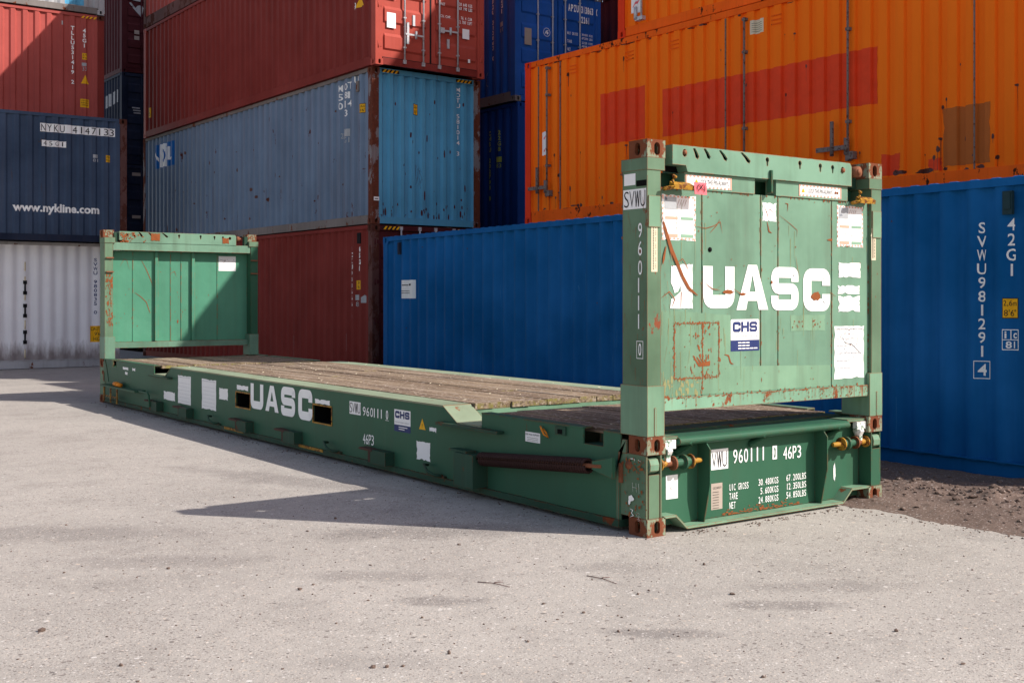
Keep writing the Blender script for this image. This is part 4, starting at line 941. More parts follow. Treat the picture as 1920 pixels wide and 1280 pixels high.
# ---- lettering and stickers on the rack
def thick(path, t, r=0.):
    """polyline stroke with rounded corners -> quads"""
    pts = []
    for i, p in enumerate(path):
        if 0 < i < len(path)-1 and r:
            a, b_ = Vector(path[i-1]), Vector(path[i+1]); q = Vector(p); u, v = (a-q).normalized(), (b_-q).normalized()
            ang = u.angle(v); d_ = min(r/math.tan(ang/2), (a-q).length*.5, (b_-q).length*.5)
            for k in range(7):
                s = k/6; pts.append(tuple((q+u*d_)*(1-s)**2 + q*2*s*(1-s) + (q+v*d_)*s*s))
        else: pts.append(tuple(p))
    out = []; L_, R_ = [], []
    for i, p in enumerate(pts):
        a = Vector(pts[max(i-1, 0)]); b_ = Vector(pts[min(i+1, len(pts)-1)]); d_ = (b_-a).normalized(); n_ = Vector((-d_.y, d_.x))
        k = 1.
        if 0 < i < len(pts)-1:
            d1 = (Vector(p)-a).normalized(); k = 1/max(.5, d1.dot(d_))
        L_.append((p[0]+n_.x*t/2*k, p[1]+n_.y*t/2*k)); R_.append((p[0]-n_.x*t/2*k, p[1]-n_.y*t/2*k))
    for i in range(len(pts)-1): out.append([L_[i], L_[i+1], R_[i+1], R_[i]])
    return out
def big(d, ch, ul, ur, z0, z1, mi=0, ly=1, t=.30):
    w, h = abs(ur-ul), z1-z0; T = t*w; sx = 1 if ur > ul else -1
    q = []
    if ch == 'U': q = thick([(T/2, h), (T/2, T/2), (w-T/2, T/2), (w-T/2, h)], T, T*.55)
    if ch == 'C': q = thick([(w-T/2, h*.60), (w-T/2, h-T/2), (T/2, h-T/2), (T/2, T/2), (w-T/2, T/2), (w-T/2, h*.40)], T, T*.6)
    if ch == 'S': q = thick([(w-T/2, h*.66), (w-T/2, h-T*.42), (T/2, h-T*.42), (T/2, h/2), (w-T/2, h/2), (w-T/2, T*.42), (T/2, T*.42), (T/2, h*.34)], T*.84, T*.5)
    if ch == 'H': q = thick([(T/2, 0), (T/2, h)], T)+thick([(w-T/2, 0), (w-T/2, h)], T)+thick([(T, h/2), (w-T, h/2)], T*.8)
    if ch == 'A': q = [[(0, 0), (w*.36, h), (w*.50, h), (w*.50, h*.78), (T*1.0, 0)], [(w, 0), (w*.64, h), (w*.50, h), (w*.50, h*.78), (w-T, 0)], [(w*.26, h*.20), (w*.74, h*.20), (w*.66, h*.40), (w*.34, h*.40)]]
    for i, p in enumerate(q): d.poly([(ul+sx*a, z0+c) for a, c in p], mi, ly + (.4 if ch == 'A' and i == 2 else 0) + (.2 if ch == 'A' and i == 1 else 0))
EP = lambda u, z, o: (u, .030-o, z)        # near wall panel
SP = lambda u, z, o: (-o, u, z)            # near long side
PG = [.508, .515, .535, .542, 1.088, 1.095, 1.115, 1.122, 1.268, 1.275, 1.295, 1.302, 1.858, 1.865, 1.885, 1.892]
d = Dec()
big(d, 'U', .535, .838, 1.487, 1.775); big(d, 'A', .858, 1.180, 1.475, 1.79); big(d, 'S', 1.205, 1.510, 1.470, 1.780); big(d, 'C', 1.555, 1.855, 1.462, 1.775)
d.build('lettering', wn, WL, EP)
d = Dec(); d.ragged(.325, .437, 1.487, 1.785, 0, 1, .006, 12, 4); d.poly([(.240, 1.77), (.325, 1.775), (.325, 1.64), (.30, 1.60), (.27, 1.59), (.255, 1.63), (.236, 1.66)]); d.poly([(.24, 1.55), (.28, 1.57), (.325, 1.60), (.325, 1.487), (.23, 1.489)])
d.ragged(1.954, 2.212, 1.712, 1.826, 0, 1, .01, 9); d.ragged(1.945, 2.20, 1.588, 1.655, 0, 1, .015, 9); d.ragged(1.950, 2.205, 1.454, 1.576, 0, 1, .018, 9); d.build('lettering', wn, WL, EP)
# instruction sheets with torn edges
def sheet(x0, x1, z0, z1):
    d = Dec(); d.ragged(x0, x1, z0, z1, 0, 0, .014, 12)
    n = 9
    for k in range(n):
        a = x0+(x1-x0)*k/n; w_ = (x1-x0)/n*.5
        for zz in (z0+.006, z1-.018): d.rect(a, a+w_, zz, zz+.012, 1, 1)
        b_ = z0+(z1-z0)*k/n; h_ = (z1-z0)/n*.5
        for xx in (x0+.006, x1-.016): d.rect(xx, xx+.010, b_, b_+h_, 1, 1)
    wm, hm = x1-x0, z1-z0
    d.rect(x0+.55*wm, x0+.92*wm, z0+.46*hm, z0+.52*hm, 2, 1); d.rect(x0+.10*wm, x0+.46*wm, z0+.46*hm, z0+.52*hm, 1, 1); d.rect(x0+.55*wm, x0+.92*wm, z0+.07*hm, z0+.14*hm, 2, 1); d.rect(x0+.10*wm, x0+.46*wm, z0+.07*hm, z0+.14*hm, 1, 1)
    d.rect(x0+.08*wm, x0+.42*wm, z0+.68*hm, z0+.95*hm, 3, 1)
    for k in range(4): d.stroke([(x0+wm*(.50+k*.07), z0+hm*.90), (x0+wm*(.44+k*.07), z0+hm*.76)], .009, 4, 2)
    for k in range(6): d.stroke([(x0+wm*random.uniform(.1, .9), z0+hm*random.uniform(.15, .45)) for _ in range(2)], .004, 5, 2)
    d.build('instruction_sheet', wn, ['white_sticker', 'pale_red', 'grey_green', 'grey_lettering', 'rust_scrape', BL], EP)
sheet(.155, .468, 1.940, 2.243); sheet(1.936, 2.245, 1.942, 2.256)
UP = lambda u, z, o: (u, .020-o, z)
for x0, x1 in ((.362, .80), (1.498, 1.972)):
    d = Dec(); d.rect(x0, x1, 2.300, 2.383, 0, 0); n = 12
    for k in range(n):
        a = x0+(x1-x0)*k/n
        for zz in (2.302, 2.369): d.rect(a, a+(x1-x0)/n*.5, zz, zz+.012, 1, 1)
    d.rect(x1-.012, x1, 2.30, 2.383, 1, 1); d.rect(x0, x0+.012, 2.30, 2.383, 1, 1)
    xa = x0+.13 if x0 < 1 else x0+.10; d.text('LOCK THIS PIN ALWAYS', xa, x1-(.03 if x0 < 1 else .10), 2.327, 2.358, 2, 2); d.triangle(x0+(.10 if x0 < 1 else .045), 2.328, .03, .035, 3, 2)
    if x0 > 1: d.text('M', x1-.075, x1-.035, 2.332, 2.352, 4, 2, .05)
    d.build('sticker', wn, ['white_sticker', 'pale_red', BL, 'yellow_sign', 'rust_scrape'], UP)
# glove-shaped post labels
for x0, x1, z0, z1 in ((.032, .100, 1.728, 2.108), (2.305, 2.372, 1.848, 2.104)):
    d = Dec(); w_ = x1-x0; d.rect(x0+.1*w_, x1-.1*w_, z0, z1-.07, 0, 0); d.poly([(x0, z1-.07), (x0+.1*w_, z1-.075), (x1-.1*w_, z1-.075), (x1, z1-.065), (x1-.2*w_, z1-.03), (x0+.25*w_, z1-.03)], 0, 0)
    for k in range(4): d.rect(x0+w_*(.16+k*.19), x0+w_*(.28+k*.19), z1-.04, z1-.008*abs(k-1.5), 0, 0)
    for k in range(26):
        z = z0+.015+k*(z1-z0-.10)/26; d.rect(x0+.30*w_, x0+.42*w_, z, z+.006, 1, 1); 
        if k % 4: d.rect(x0+.62*w_, x0+.70*w_, z, z+.005, 1, 1)
    d.build('hand_sticker', wn, ['cream_sticker', BL], lambda u, z, o: (u, .004-o, z))
d = Dec(); d.ragged(1.123, 1.269, 2.102, 2.235, 0, 0, .012); d.stroke([(1.13, 2.22), (1.17, 2.16), (1.19, 2.10)], .005, 1, 1); d.stroke([(1.14, 2.15), (1.2, 2.19), (1.26, 2.15)], .004, 1, 1); d.build('sticker', wn, ['white_sticker', 'rust_scrape'], EP)
d = Dec(); d.rect(.803, 1.089, 1.265, 1.402, 0, 0); d.poly([(.803, 1.402), (1.089, 1.402), (1.089, 1.402), (1.08, 1.41), (.812, 1.41)], 0, 0); d.rect(.803, 1.089, 1.189, 1.264, 1, 0)
for i, ch in enumerate('CHS'): big(d, ch, .822+i*.084, .822+i*.084+.078, 1.322, 1.393, 1, 1, .26)
d.text('CONTAINER GROUP', .822, 1.07, 1.285, 1.300, 2, 1)
for k in range(3):
    for j in range(5 if k == 2 else 3): d.rect(.875+j*.04, .875+j*.04+.034, 1.243-k*.020, 1.251-k*.020, 0, 1)
d.build('sticker', wn, ['white_sticker', 'navy_lettering', 'grey_lettering'], EP)
d = Dec(); d.ragged(1.906, 2.257, .951, 1.348, 0, 0, .012, 12); d.text('OPERATIONAL INSTRUCTIONS', 1.925, 2.24, 1.318, 1.330, 1, 1)
for k in range(5): d.rect(1.93, 2.23, 1.25-k*.055, 1.2525-k*.055, 2, 1)
for k in range(11):
    for j in range(random.randint(3, 7)): x_ = 1.93+j*.042; d.rect(x_, x_+.034, 1.285-k*.028, 1.288-k*.028, 2, 1)
for k in range(14): d.blob(random.uniform(1.95, 2.22), random.uniform(.99, 1.26), .004, .004, 1, 1, 6, k)
d.stroke([(1.98, 1.29), (2.03, 1.22), (2.11, 1.21), (2.18, 1.16), (2.24, 1.12)], .004, 1, 1)
d.build('instruction_sheet', wn, ['white_sticker', BL, 'grey_lettering'], EP)
# repainted patches, welded square, scrapes
d = Dec(); d.ragged(1.417, 1.80, 1.318, 1.436, 0, 0, .01); d.poly([(.13, .905), (.13, 1.48), (.80, 1.44), (.80, 1.085), (1.10, 1.08), (1.86, 1.06), (1.86, .905)], 0, 0)
d.build('paint_patch', wn, GF, EP, PG)
d = Dec(); rr = random.Random(21)
x0, x1, z0, z1 = .268, .686, 1.020, 1.388
for a, b_ in (((x0, z0), (x1, z0)), ((x1, z0), (x1, z1)), ((x1, z1), (x0, z1)), ((x0, z1), (x0, z0)), ((.53, z0-.09), (.53, z1))):
    n = 90; d.stroke([a, ((a[0]+b_[0])/2, (a[1]+b_[1])/2), b_], .0045, 0, 1.3)
    for k in range(n):
        t = rr.random(); u = a[0]+(b_[0]-a[0])*t; z = a[1]+(b_[1]-a[1])*t; d.blob(u+rr.gauss(0, .004), z+rr.gauss(0, .005), rr.uniform(.001, .006), rr.uniform(.002, .009), 0, 1, 8, k)
    for k in range(8): t = rr.random(); u = a[0]+(b_[0]-a[0])*t; z = a[1]+(b_[1]-a[1])*t; d.stroke([(u, z), (u+rr.uniform(-.003, .003), z-rr.uniform(.01, .05))], .004, 0, 1)
for k in range(46): d.blob(.53+rr.gauss(0, .06), rr.uniform(1.03, 1.38), rr.uniform(.002, .008), rr.uniform(.004, .018), 0, 1, 7, k)
for k in range(4): d.stroke([(.44+k*.035, 1.17-k*.01), (.50+k*.03, 1.10), (.60, 1.13)], .02, 0, 1)
d.stroke([(.74, 1.17), (.78, 1.16), (.80, 1.11), (.83, 1.10)], .012, 0, 1)
# long gouge from the left sheet down across the first letter block
d.stroke([(.17, 2.06), (.20, 1.97), (.24, 1.88), (.29, 1.79), (.34, 1.70), (.40, 1.62), (.48, 1.575)], .026, 0, 3)
d.stroke([(.15, 2.12), (.18, 2.0), (.22, 1.90), (.25, 1.80)], .010, 0, 3); d.stroke([(.19, 1.90), (.17, 1.82), (.16, 1.78)], .020, 0, 3)
d.stroke([(.29, 1.79), (.34, 1.82), (.38, 1.77), (.40, 1.73)], .006, 0, 3); d.stroke([(.15, 1.56), (.22, 1.60), (.27, 1.55), (.24, 1.49)], .007, 0, 3); d.stroke([(.20, 1.67), (.21, 1.60)], .006, 0, 3)
d.stroke([(.33, 1.60), (.325, 1.49)], .018, 0, 3); d.stroke([(.37, 1.62), (.36, 1.49)], .006, 0, 3)
d.stroke([(.47, 2.04), (.56, 2.03), (.64, 2.05), (.70, 2.08), (.72, 2.00)], .005, 0, 1); d.stroke([(.60, 2.00), (.66, 2.05), (.70, 2.10)], .006, 0, 1); d.stroke([(1.30, 2.15), (1.42, 2.09), (1.49, 2.05), (1.485, 2.0)], .004, 0, 1)
d.stroke([(1.17, 2.10), (1.19, 2.03), (1.22, 2.02)], .012, 0, 1); d.stroke([(1.36, 2.24), (1.39, 2.235), (1.385, 2.18)], .008, 0, 1)
d.blob(.775, 1.60, .052, .016, 0, 3, 14, 2); d.blob(.92, 1.585, .03, .010, 0, 3, 12, 3); d.stroke([(.55, 1.66), (.62, 1.62), (.70, 1.61)], .007, 0, 3); d.stroke([(.66, 1.62), (.72, 1.65)], .005, 0, 3); d.stroke([(.83, 1.62), (.89, 1.59), (.96, 1.59)], .006, 0, 3)
d.blob(1.695, 1.572, .055, .034, 0, 3, 16, 4); d.stroke([(1.47, 1.86), (1.49, 1.77), (1.52, 1.70)], .005, 0, 3); d.stroke([(1.86, 1.60), (1.92, 1.57)], .012, 0, 1); d.blob(1.855, 1.99, .03, .008, 0, 1, 8, 5); d.blob(1.215, 1.67, .010, .012, 0, 3, 8, 6)
for k in range(22): d.blob(rr.uniform(1.44, 1.56) if k % 2 else rr.uniform(1.66, 1.78), rr.uniform(1.345, 1.41), rr.uniform(.002, .006), rr.uniform(.003, .010), 0, 1, 7, k)
for k in range(70):
    u = rr.uniform(.14, 2.30); z = rr.uniform(.91, 2.27); d.blob(u, z, rr.uniform(.0015, .006), rr.uniform(.002, .008), 0, 1, 6, k)
for k in range(22): x_ = rr.uniform(.14, .24); z_ = rr.uniform(.95, 2.0); d.stroke([(x_, z_), (x_+rr.uniform(-.02, .02), z_-rr.uniform(.02, .1))], .004, 0, 1)
for k in range(150):
    t_ = rr.random(); u, z = rr.choice([(.135, .9+1.38*t_), (2.304, .9+1.38*t_), (.13+2.17*t_, .902), (.13+2.17*t_, 2.28)]); d.blob(u, z, rr.uniform(.002, .008), rr.uniform(.003, .016), 0, 1, 7, k)
for g0 in (.525, 1.105, 1.285, 1.875):
    for k in range(16): d.blob(g0+rr.uniform(-.012, .012), rr.uniform(.9, 2.27), rr.uniform(.0015, .004), rr.uniform(.004, .02), 0, 1, 7, k)
d.build('rust_scrapes', wn, 'rust_scrape', EP)
d = Dec()
for k in range(60):
    u = rr.choice([rr.uniform(.14, .55), rr.uniform(.14, 2.3)]); z = rr.uniform(1.0, 1.5) if k % 3 else rr.uniform(1.3, 2.2); d.stroke([(u, z), (u+rr.uniform(-.006, .006), z-rr.uniform(.04, .22))], rr.uniform(.003, .012), 0, .5)
for k in range(40): d.blob(rr.uniform(.14, .50), rr.uniform(.91, 1.02), rr.uniform(.003, .014), rr.uniform(.004, .03), 0, .5, 10, k)
d.build('rust_stains', wn, 'rust_stain', EP)
b = MB(); b.tube([(.601, .026, 1.887), (.601, .0305, 1.887)], .017, 12); b.build('drain_hole', 'hole_shade', wn)
d = Dec(); rr = random.Random(31)      # rust runs on the bottom beam
for k in range(130):
    u = rr.choice([rr.uniform(1.1, 2.3), rr.uniform(1.7, 2.3), rr.uniform(.15, 2.3)]); z = rr.uniform(.86, .896); d.stroke([(u, .896), (u+rr.uniform(-.004, .004), z-rr.uniform(.0, .05))], rr.uniform(.0015, .005), 0, 1); d.blob(u, rr.uniform(.82, .894), rr.uniform(.001, .006), rr.uniform(.002, .008), 0, 1, 8, k)
for k in range(70): d.blob(rr.uniform(.14, 2.3), rr.uniform(.889, .897), rr.uniform(.004, .02), .003, 0, 1, 8, k)
d.build('rust_scrapes', wn, 'rust_scrape', lambda u, z, o: (u, .012-o, z))
# near post, camera side: code column
PS = lambda u, z, o: (.004-o, u, z)
d = Dec(); d.rect(.228, .116, 2.300, 2.376, 0, 0); d.build('sticker', wn, 'white_sticker', PS)
d = Dec(); d.rect(.236, .012, 2.142, 2.272, 0, 0); d.row('SVWU', .230, .016, 2.155, 2.260, 1, 1, -.014, .88); d.build('sticker', wn, ['white_sticker', BL], PS)
d = Dec()
for ch, z in (('9', 2.0), ('6', 1.882), ('0', 1.756), ('1', 1.641), ('1', 1.525), ('1', 1.404)): d.text(ch, .088, .050 if ch != '1' else .078, z-.048, z+.048, bold=.0)
d.text('0', .085, .057, 1.18, 1.262, bold=.01); d.rect(.103, .039, 1.161, 1.165); d.rect(.103, .039, 1.273, 1.277); d.rect(.103, .099, 1.161, 1.277); d.rect(.043, .039, 1.161, 1.277); d.build('lettering', wn, WL, PS)
b = MB(); b.box(-.0005, .004, .012, .105, 2.288, 2.326); b.build('post_slot', 'hole_shade', wn)
d = Dec(); rr = random.Random(41)
for k in range(40):
    u = rr.uniform(.0, .245); z = rr.uniform(1.0, 2.4); d.stroke([(u, z), (u+rr.uniform(-.004, .004), z-rr.uniform(.01, .09))], rr.uniform(.003, .008), 0, 1)
d.build('rust_scrapes', wn, 'rust_scrape', PS)
# web lettering at the near end
WP = lambda u, z, o: (u, .105-o, z)
def wpx(x, z): return x
# measured on the plane y=0, moved back to the web along the lines of sight
CAMP = Vector((-5.0545, -5.5421, 1.5509))
def tow(x, z, yy=.105):
    k = (yy-CAMP.y)/(0-CAMP.y); return (CAMP.x+(x-CAMP.x)*k, CAMP.z+(z-CAMP.z)*k)
def wrect(x0, z0, x1, z1): a = tow(x0, z0); b_ = tow(x1, z1); return a[0], b_[0], a[1], b_[1]
es0 = [o for o in rack.children if o.name.startswith('end_sill')][0]
d = Dec(); a = wrect(.582, .391, .746, .530); d.rect(*a, 0, 0); d.row('VWU', a[0]+.002, a[1]-.008, a[2]+.015, a[3]-.018, 1, 1, -.014, .88); d.build('sticker', es0, ['white_sticker', BL], WP)
d = Dec()
for ch, x in zip('960111', (.815, .868, .921, .990, 1.05, 1.11)): a = wrect(x-.020, .418, x+.020 if ch != '1' else x-.008, .515); d.text(ch, *a)
a = wrect(1.192, .415, 1.238, .51); d.rect(*a); 
for ch, x in zip('46P3', (1.325, 1.375, 1.425, 1.475)): a = wrect(x-.020, .405, x+.020, .495); d.text(ch, *a)
for k, (t1, t2, t3) in enumerate((('UIC GROSS', '30.480KGS', '67.200LBS'), ('TARE', '5.600KGS', '12.350LBS'), ('NET', '24.880KGS', '54.850LBS'))):
    z = .235-k*.062
    a = wrect(.754, z, .754+.0215*len(t1), z+.045); d.row(t1, *a, bold=.0); a = wrect(1.045+(9-len(t2))*.02, z+.008, 1.255, z+.053); d.row(t2, *a, bold=.0); a = wrect(1.335, z+.013, 1.552, z+.058); d.row(t3, *a, bold=.0)
d.build('lettering', es0, WL, WP)
d = Dec(); a = wrect(1.204, .425, 1.226, .50); d.text('0', *a, 0, 2, .02); d.build('lettering', es0, GP, WP)
d = Dec(); a = wrect(.582, .121, .690, .299); d.rect(*a, 0, 0)
a = wrect(.60, .26, .68, .275); d.text('CSC SAFETY', *a, 1, 1)
for k in range(7): a = wrect(.595, .13+k*.018, .655, .133+k*.018); d.rect(*a, 1, 1)
d.build('data_plate', es0, ['grey_sticker', BL], WP)
d = Dec(); a = wrect(.165, .235, .272, .392); d.rect(*a, 0, 0); d.stroke([(a[0]+.03, a[2]+.09), (a[0]+.06, a[2]+.05)], .007, 1, 1); d.stroke([(a[0]+.06, a[2]+.10), (a[0]+.035, a[2]+.05)], .007, 1, 1); d.build('sticker', es0, ['white_sticker', BL], WP)
d = Dec(); d.blob(2.0, .24, .012, .07, 0, 1, 14, 3); rr = random.Random(51); d.build('paint_mark', es0, WL, WP)
d = Dec()
for k in range(90): d.blob(rr.uniform(.80, 1.6), .045+abs(rr.gauss(0, .015)), rr.uniform(.004, .02), rr.uniform(.002, .006), 0, 1, 9, k)
d.build('rust_scrapes', es0, 'rust_scrape', WP)
d = Dec(); d.stroke([(.135, .345), (.13, .285)], .004, 0, 1); d.stroke([(.10, .345), (.095, .285)], .004, 0, 1); d.stroke([(.135, .315), (.095, .315)], .004, 0, 1); d.stroke([(.075, .345), (.07, .28)], .005, 0, 1)
d.blob(.15, .24, .028, .022, 0, 1, 10, 3); d.blob(.165, .215, .012, .02, 0, 1, 9, 4); d.stroke([(.16, .17), (.13, .165), (.145, .145), (.125, .13), (.16, .115)], .005, 0, 1); d.stroke([(.16, .50), (.12, .503), (.11, .49)], .006, 0, 1); d.stroke([(.08, .50), (.05, .49)], .006, 0, 1)
for k in range(10): d.stroke([(.05+random.uniform(0, .05), random.uniform(.10, .16)) for _ in range(2)], .003, 0, 1)
d.build('chalk_marks', es0, WL, lambda u, z, o: (-.0045-o, u, z))
d = Dec(); rr = random.Random(61)
for k in range(70): u = rr.uniform(.0, .25); z = rr.choice([rr.uniform(.40, .51), rr.uniform(.12, .5)]); d.blob(u, z, rr.uniform(.002, .012), rr.uniform(.002, .012), 0, 1, 8, k)
d.build('rust_scrapes', es0, 'pink_tag' if False else 'rust_scrape', lambda u, z, o: (-.0045-o, u, z))
# long side lettering
d = Dec()
big(d, 'U', 6.455, 6.11, .350, .625, t=.25); big(d, 'A', 6.055, 5.715, .352, .628, t=.27); big(d, 'S', 5.660, 5.30, .338, .640, t=.27); big(d, 'C', 5.235, 4.91, .332, .640, t=.27)
d.build('lettering', rack, WL, SP)
d = Dec()
for a in ((9.31, 8.885, .243, .355), (8.776, 8.315, .235, .590), (7.944, 7.478, .230, .592), (7.385, 7.115, .382, .515), (6.854, 6.525, .528, .582), (4.854, 4.53, .520, .566), (2.69, 2.58, .440, .480), (2.90, 2.677, .187, .346), (2.137, 2.07, .137, .166), (11.05, 10.80, .545, .585), (10.95, 10.83, .475, .52), (10.62, 10.49, .545, .59)):
    Dec().ragged(*a, 0, 0, .012, 9).build('sticker', rack, 'white_sticker', SP)
for x0, x1 in ((8.776, 8.315), (7.944, 7.478)):
    d.text('OPERATIONAL INSTRUCTIONS', x0-.03, x1+.03, .562, .575, 1, 1)
    for k in range(6): d.rect(x0-.04, x1+.04, .27+k*.045, .272+k*.045, 1, 1)
d.build('lettering', rack, ['white_sticker', 'grey_lettering'], SP)
d = Dec(); d.rect(4.122, 3.902, .476, .594, 0, 0); d.row('SVWU', 4.117, 3.907, .490, .582, 1, 1, -.014, .88); d.build('sticker', rack, ['white_sticker', BL], SP)
d = Dec()
for ch, u in zip('960111', (3.83, 3.76, 3.69, 3.62, 3.555, 3.49)): d.text(ch, u+.026, u-.026 if ch != '1' else u+.010, .480, .562)
d.text('0', 3.425, 3.385, .480, .562, bold=.015); d.rect(3.435, 3.375, .470, .474)
for ch, u in zip('46P3', (3.83, 3.775, 3.72, 3.67)): d.text(ch, u+.024, u-.022, .222, .315)
d.build('lettering', rack, WL, SP)
d = Dec(); d.rect(3.279, 3.0, .452, .585, 0, 0); d.rect(3.279, 3.0, .394, .451, 1, 0)
for i, ch in enumerate('CHS'): big(d, ch, 3.262-i*.085, 3.262-i*.085-.076, .510, .572, 1, 1, .26)
d.text('CONTAINER GROUP', 3.255, 3.02, .468, .480, 2, 1); d.rect(3.20, 3.05, .430, .437, 0, 1); d.rect(3.20, 3.10, .412, .419, 0, 1); d.build('sticker', rack, ['white_sticker', 'navy_lettering', 'grey_lettering'], SP)
d = Dec(); d.triangle(2.805, .447, .092, -.105, 0, 0); d.text('!', 2.81, 2.80, .462, .495, 1, 1); d.build('sticker', rack, ['yellow_sign', BL], SP)
d = Dec(); d.rect(1.332, 1.150, .497, .570, 0, 0); d.text('END WALL SUPPORT', 1.325, 1.158, .546, .560, 1, 1)
for k in range(3): d.rect(1.31, 1.17, .507+k*.011, .509+k*.011, 1, 1)
d.build('sticker', rack, ['white_sticker', BL], SP)
b = MB(); b.tube([(-.012, 1.13, .625), (-.03, 1.10, .615), (-.035, 1.06, .575), (-.02, 1.03, .553), (-.015, 1.06, .585), (-.012, 1.10, .61)], .007, 8); b.build('hook_ring', 'orange_strap', rack)
b = MB(); b.box(-.012, -.001, .84, .96, .585, .645); b.build('latch_box', GD, rack, .003); b = MB(); b.box(-.0135, -.012, .875, .93, .592, .625); b.build('latch_slot', 'hole_shade', rack)
# far foot: striped step, orange ratchet
b = MB(); b.tube([(-.07, 11.22, .335), (-.07, 10.92, .328)], .028, 12); b.tube([(-.07, 11.12, .334), (-.07, 11.08, .333)], .034, 12); b.build('ratchet', 'orange_strap', rack)
b = MB(); b.box(-.12, -.001, 10.15, 11.75, .275, .300); b.build('step_rail', GP, rack, .003)
b = MB(); b.box(-.10, -.09, 10.98, 11.62, .13, .155)
for y_ in (11.60, 11.28, 10.98): b.box(-.11, -.095, y_, y_+.03, .06, .275)
o = b.build('step_frame', 'yellow_metal', rack)
d = Dec()
for k in range(6): d.poly([(11.58-k*.1, .13), (11.53-k*.1, .13), (11.49-k*.1, .155), (11.54-k*.1, .155)])
d.build('stripe', o, BL, lambda u, z, o_: (-.10-o_, u, z))
b = MB(); b.tube([(-.02, 10.0, .305), (-.11, 9.98, .305), (-.115, 9.62, .31), (-.11, 9.58, .28), (-.10, 9.56, .13)], .012, 8); b.build('step_tube', GP, rack)
b = MB(); b.prism([(11.93, .33), (11.72, .33), (11.80, .50), (11.90, .66), (11.93, .66)], 0, -.008, .0); b.build('foot_gusset', GP, rack)
# far wall inside sticker
FI = lambda u, z, o: (u, RL-.085-o, z)
d = Dec(); d.rect(1.835, 2.122, 2.0, 2.235, 0, 0); d.stroke([(1.85, 2.18), (1.95, 2.16), (1.90, 2.11)], .006, 1, 1); d.stroke([(1.97, 2.19), (2.02, 2.15)], .006, 1, 1); d.build('sticker', wf, ['white_sticker', BL], FI)
d = Dec(); rr = random.Random(71)
d.stroke([(.60, 2.15), (.68, 2.0), (.74, 1.86), (.78, 1.75)], .010, 0, 1); d.stroke([(.50, 1.65), (.60, 1.58), (.68, 1.50), (.72, 1.38), (.74, 1.33)], .010, 0, 1); d.stroke([(.28, 2.05), (.34, 2.16), (.38, 2.14), (.42, 2.0)], .005, 0, 1); d.stroke([(1.05, 1.95), (1.12, 1.98), (1.15, 1.9)], .008, 0, 1); d.blob(1.17, 1.20, .012, .03, 0, 1)
for k in range(30): d.blob(rr.uniform(.15, 2.2), rr.uniform(.95, 2.2), rr.uniform(.003, .010), rr.uniform(.003, .012), 0, 1, 7, k)
d.build('rust_scrapes', wf, 'rust_scrape', FI)
d = Dec()
for k in range(90): d.blob(rr.uniform(.02, .12), rr.uniform(1.15, 1.92), rr.uniform(.002, .012), rr.uniform(.006, .03), 0, 1, 8, k)
d.build('rust_scrapes', wf, 'rust_scrape', lambda u, z, o: (u, RL-.245-o, z))
d = Dec()
for k in range(70): d.blob(.24+abs(rr.gauss(0, .14)), rr.uniform(2.41, 2.56), rr.uniform(.004, .018), rr.uniform(.004, .014), 0, 1, 8, k)
d.ragged(.70, .84, 2.44, 2.555, 0, 1, .01); d.ragged(1.84, 1.95, 2.43, 2.52, 0, 1, .01); d.build('rust_scrapes', wf, 'rust_scrape', lambda u, z, o: (u, RL-.237-o, z))

# ---------------------------------------------------------------- ground
def grid(name, mat, x0, x1, y0, y1, nx, ny, f, kind='structure'):
    me = bpy.data.meshes.new(name); V = []; Fc = []
    for j in range(ny+1):
        for i in range(nx+1):
            x = x0+(x1-x0)*i/nx; y = y0+(y1-y0)*j/ny; V.append((x, y, f(x, y)))
    for j in range(ny):
        for i in range(nx): a = j*(nx+1)+i; Fc.append((a, a+1, a+nx+2, a+nx+1))
    me.from_pydata(V, [], Fc); me.materials.append(MATS[mat]); o = bpy.data.objects.new(name, me); COL.objects.link(o); o['kind'] = kind
    for p in me.polygons: p.use_smooth = True
    return o
from mathutils import noise as MN
def fbm(x, y, s, oct=4): return MN.fractal(Vector((x*s, y*s, .3)), 1.0, 2.0, oct)
def asz(x, y): return -.04*min(1, max(0, (y-13)/6))
b = MB(); o = grid('ground', 'soil', -300, 300, -300, 300, 2, 2, lambda x, y: -.12)
grid('asphalt_yard', 'asphalt', -150, 6, -120, 120, 78, 120, lambda x, y: asz(x, y)-.0)
def soilz(x, y):
    e = x-2.0-.07*fbm(x, y*1.0, 1.5)-.05*fbm(x, y, 7, 3)-.03*(y < -1)*(-1-y)*.6
    base = max(-.02, min(.022, e*.12-.002))
    z = base + .012*fbm(x, y, 2.2) * min(1, max(0, e*3))
    # tyre ruts parallel with the container, ridge of spoil along its foot
    rid = math.exp(-((x-3.05+.10*math.sin(y*1.7))**2)/.05)
    z += .050*rid*max(0, .6+fbm(x, y, 3.5, 5)) + .012*math.sin((x*1.6+y*.25)*9)*min(1, max(0, e*1.5))*.6
    z += .012*max(0, fbm(x+5, y, 9, 3))*min(1, max(0, e*3))
    if e < .0: z = -.012+e*.1
    return z + asz(x, y)
grid('dirt_strip', 'soil', 1.85, 5.2, -7, 2.4, 190, 420, soilz)
grid('dirt_verge', 'soil', 2.6, 9, 2.395, 20, 40, 80, lambda x, y: .012+.01*fbm(x, y, 1.3)+asz(x, y))
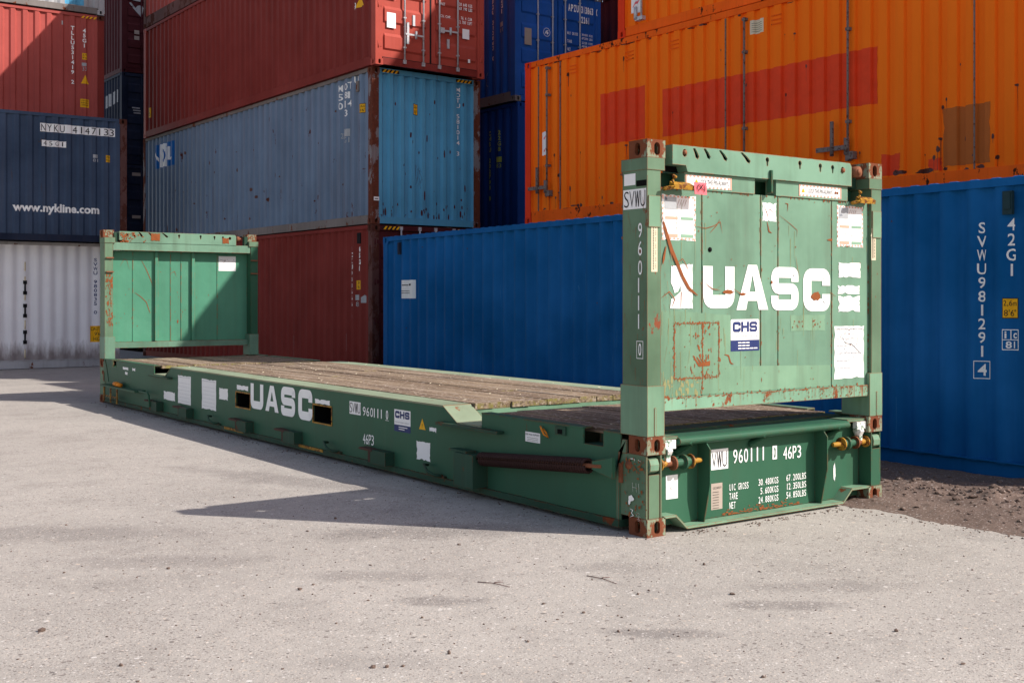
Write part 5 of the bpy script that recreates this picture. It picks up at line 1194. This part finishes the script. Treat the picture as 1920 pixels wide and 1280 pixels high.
def lump(b, x, y, z, s, rr):
    r_ = bmesh.ops.create_icosphere(b.bm, subdivisions=1, radius=1); k = [rr.uniform(.6, 1.25) for _ in range(3)]; a = rr.uniform(0, 3.14)
    for v in r_['verts']:
        j = rr.uniform(.75, 1.2); c = Vector((v.co.x*k[0]*j*s, v.co.y*k[1]*j*s, v.co.z*k[2]*.6*j*s)); c.rotate(Matrix.Rotation(a, 3, 'Z')); v.co = c+Vector((x, y, z))
rr = random.Random(77); b = MB()
for k in range(1500):
    y = rr.uniform(-4.0, 2.2); x = rr.gauss(3.05-.10*math.sin(y*1.7), .22) if k % 3 else rr.uniform(2.1, 3.9)
    if x < 2.08: continue
    s = rr.uniform(.005, .018) if k % 7 else rr.uniform(.018, .042)
    lump(b, x, y, soilz(x, y)+s*.25, s, rr)
b.build('soil_clods', 'soil')['kind'] = 'stuff'
b = MB()
for k in range(800):
    d_ = rr.uniform(1.9, 9.5); a = .6223+rr.uniform(-.55, .50); x = CAMP.x+math.sin(a)*d_; y = CAMP.y+math.cos(a)*d_
    if x > -.15 and y > -.1: continue
    if x > 1.9: continue
    s = rr.uniform(.003, .007) if rr.random() < .9 else rr.uniform(.007, .015)
    lump(b, x, y, s*.3, s, rr)
for k in range(150):
    y = rr.uniform(-4, .1); x = 1.98-abs(rr.gauss(0, .08)); s = rr.uniform(.003, .009); lump(b, x, y, s*.3, s, rr)
for x, y, s in ((-2.40, .10, .018), (-.47, -2.23, .016), (-3.71, .10, .018), (-2.71, -1.27, .016), (-2.66, -1.30, .012), (-2.60, -1.33, .010), (-2.35, -1.30, .012), (-2.33, -1.27, .009), (-.90, -1.0, .010), (-.10, -1.05, .010)): lump(b, x, y, s*.3, s, rr)
for k in range(420):
    if k % 3: x, y = -.03-abs(rr.gauss(0, .07)), rr.uniform(-.1, 12.2)
    else: x, y = rr.uniform(.2, 2.2), -.02-abs(rr.gauss(0, .06))
    s = rr.uniform(.003, .010); lump(b, x, y, s*.3+asz(x, y), s, rr)
b.build('loose_grit', 'soil')['kind'] = 'stuff'
for k, (p, q, lab) in enumerate((((-1.54, -.32), (-1.46, -.51), 'thin dry twig lying alone on the sunlit asphalt, nearer the middle'), ((-.965, -.56), (-.945, -.79), 'dark crooked twig lying on the asphalt below the near corner of the rack'))):
    b = MB(); m = ((p[0]+q[0])/2+.012, (p[1]+q[1])/2+.01)
    b.tube([(p[0], p[1], .004), (m[0], m[1], .006), (q[0], q[1], .003)], [.0025, .0022, .0015], 6)
    b.tube([(m[0], m[1], .010), (m[0]+.05, m[1]-.01, .008)], [.0028, .0015], 5)
    o = b.build('twig', 'brown_post'); o['label'] = lab; o['category'] = 'twig'; o['group'] = 'twigs on the asphalt'
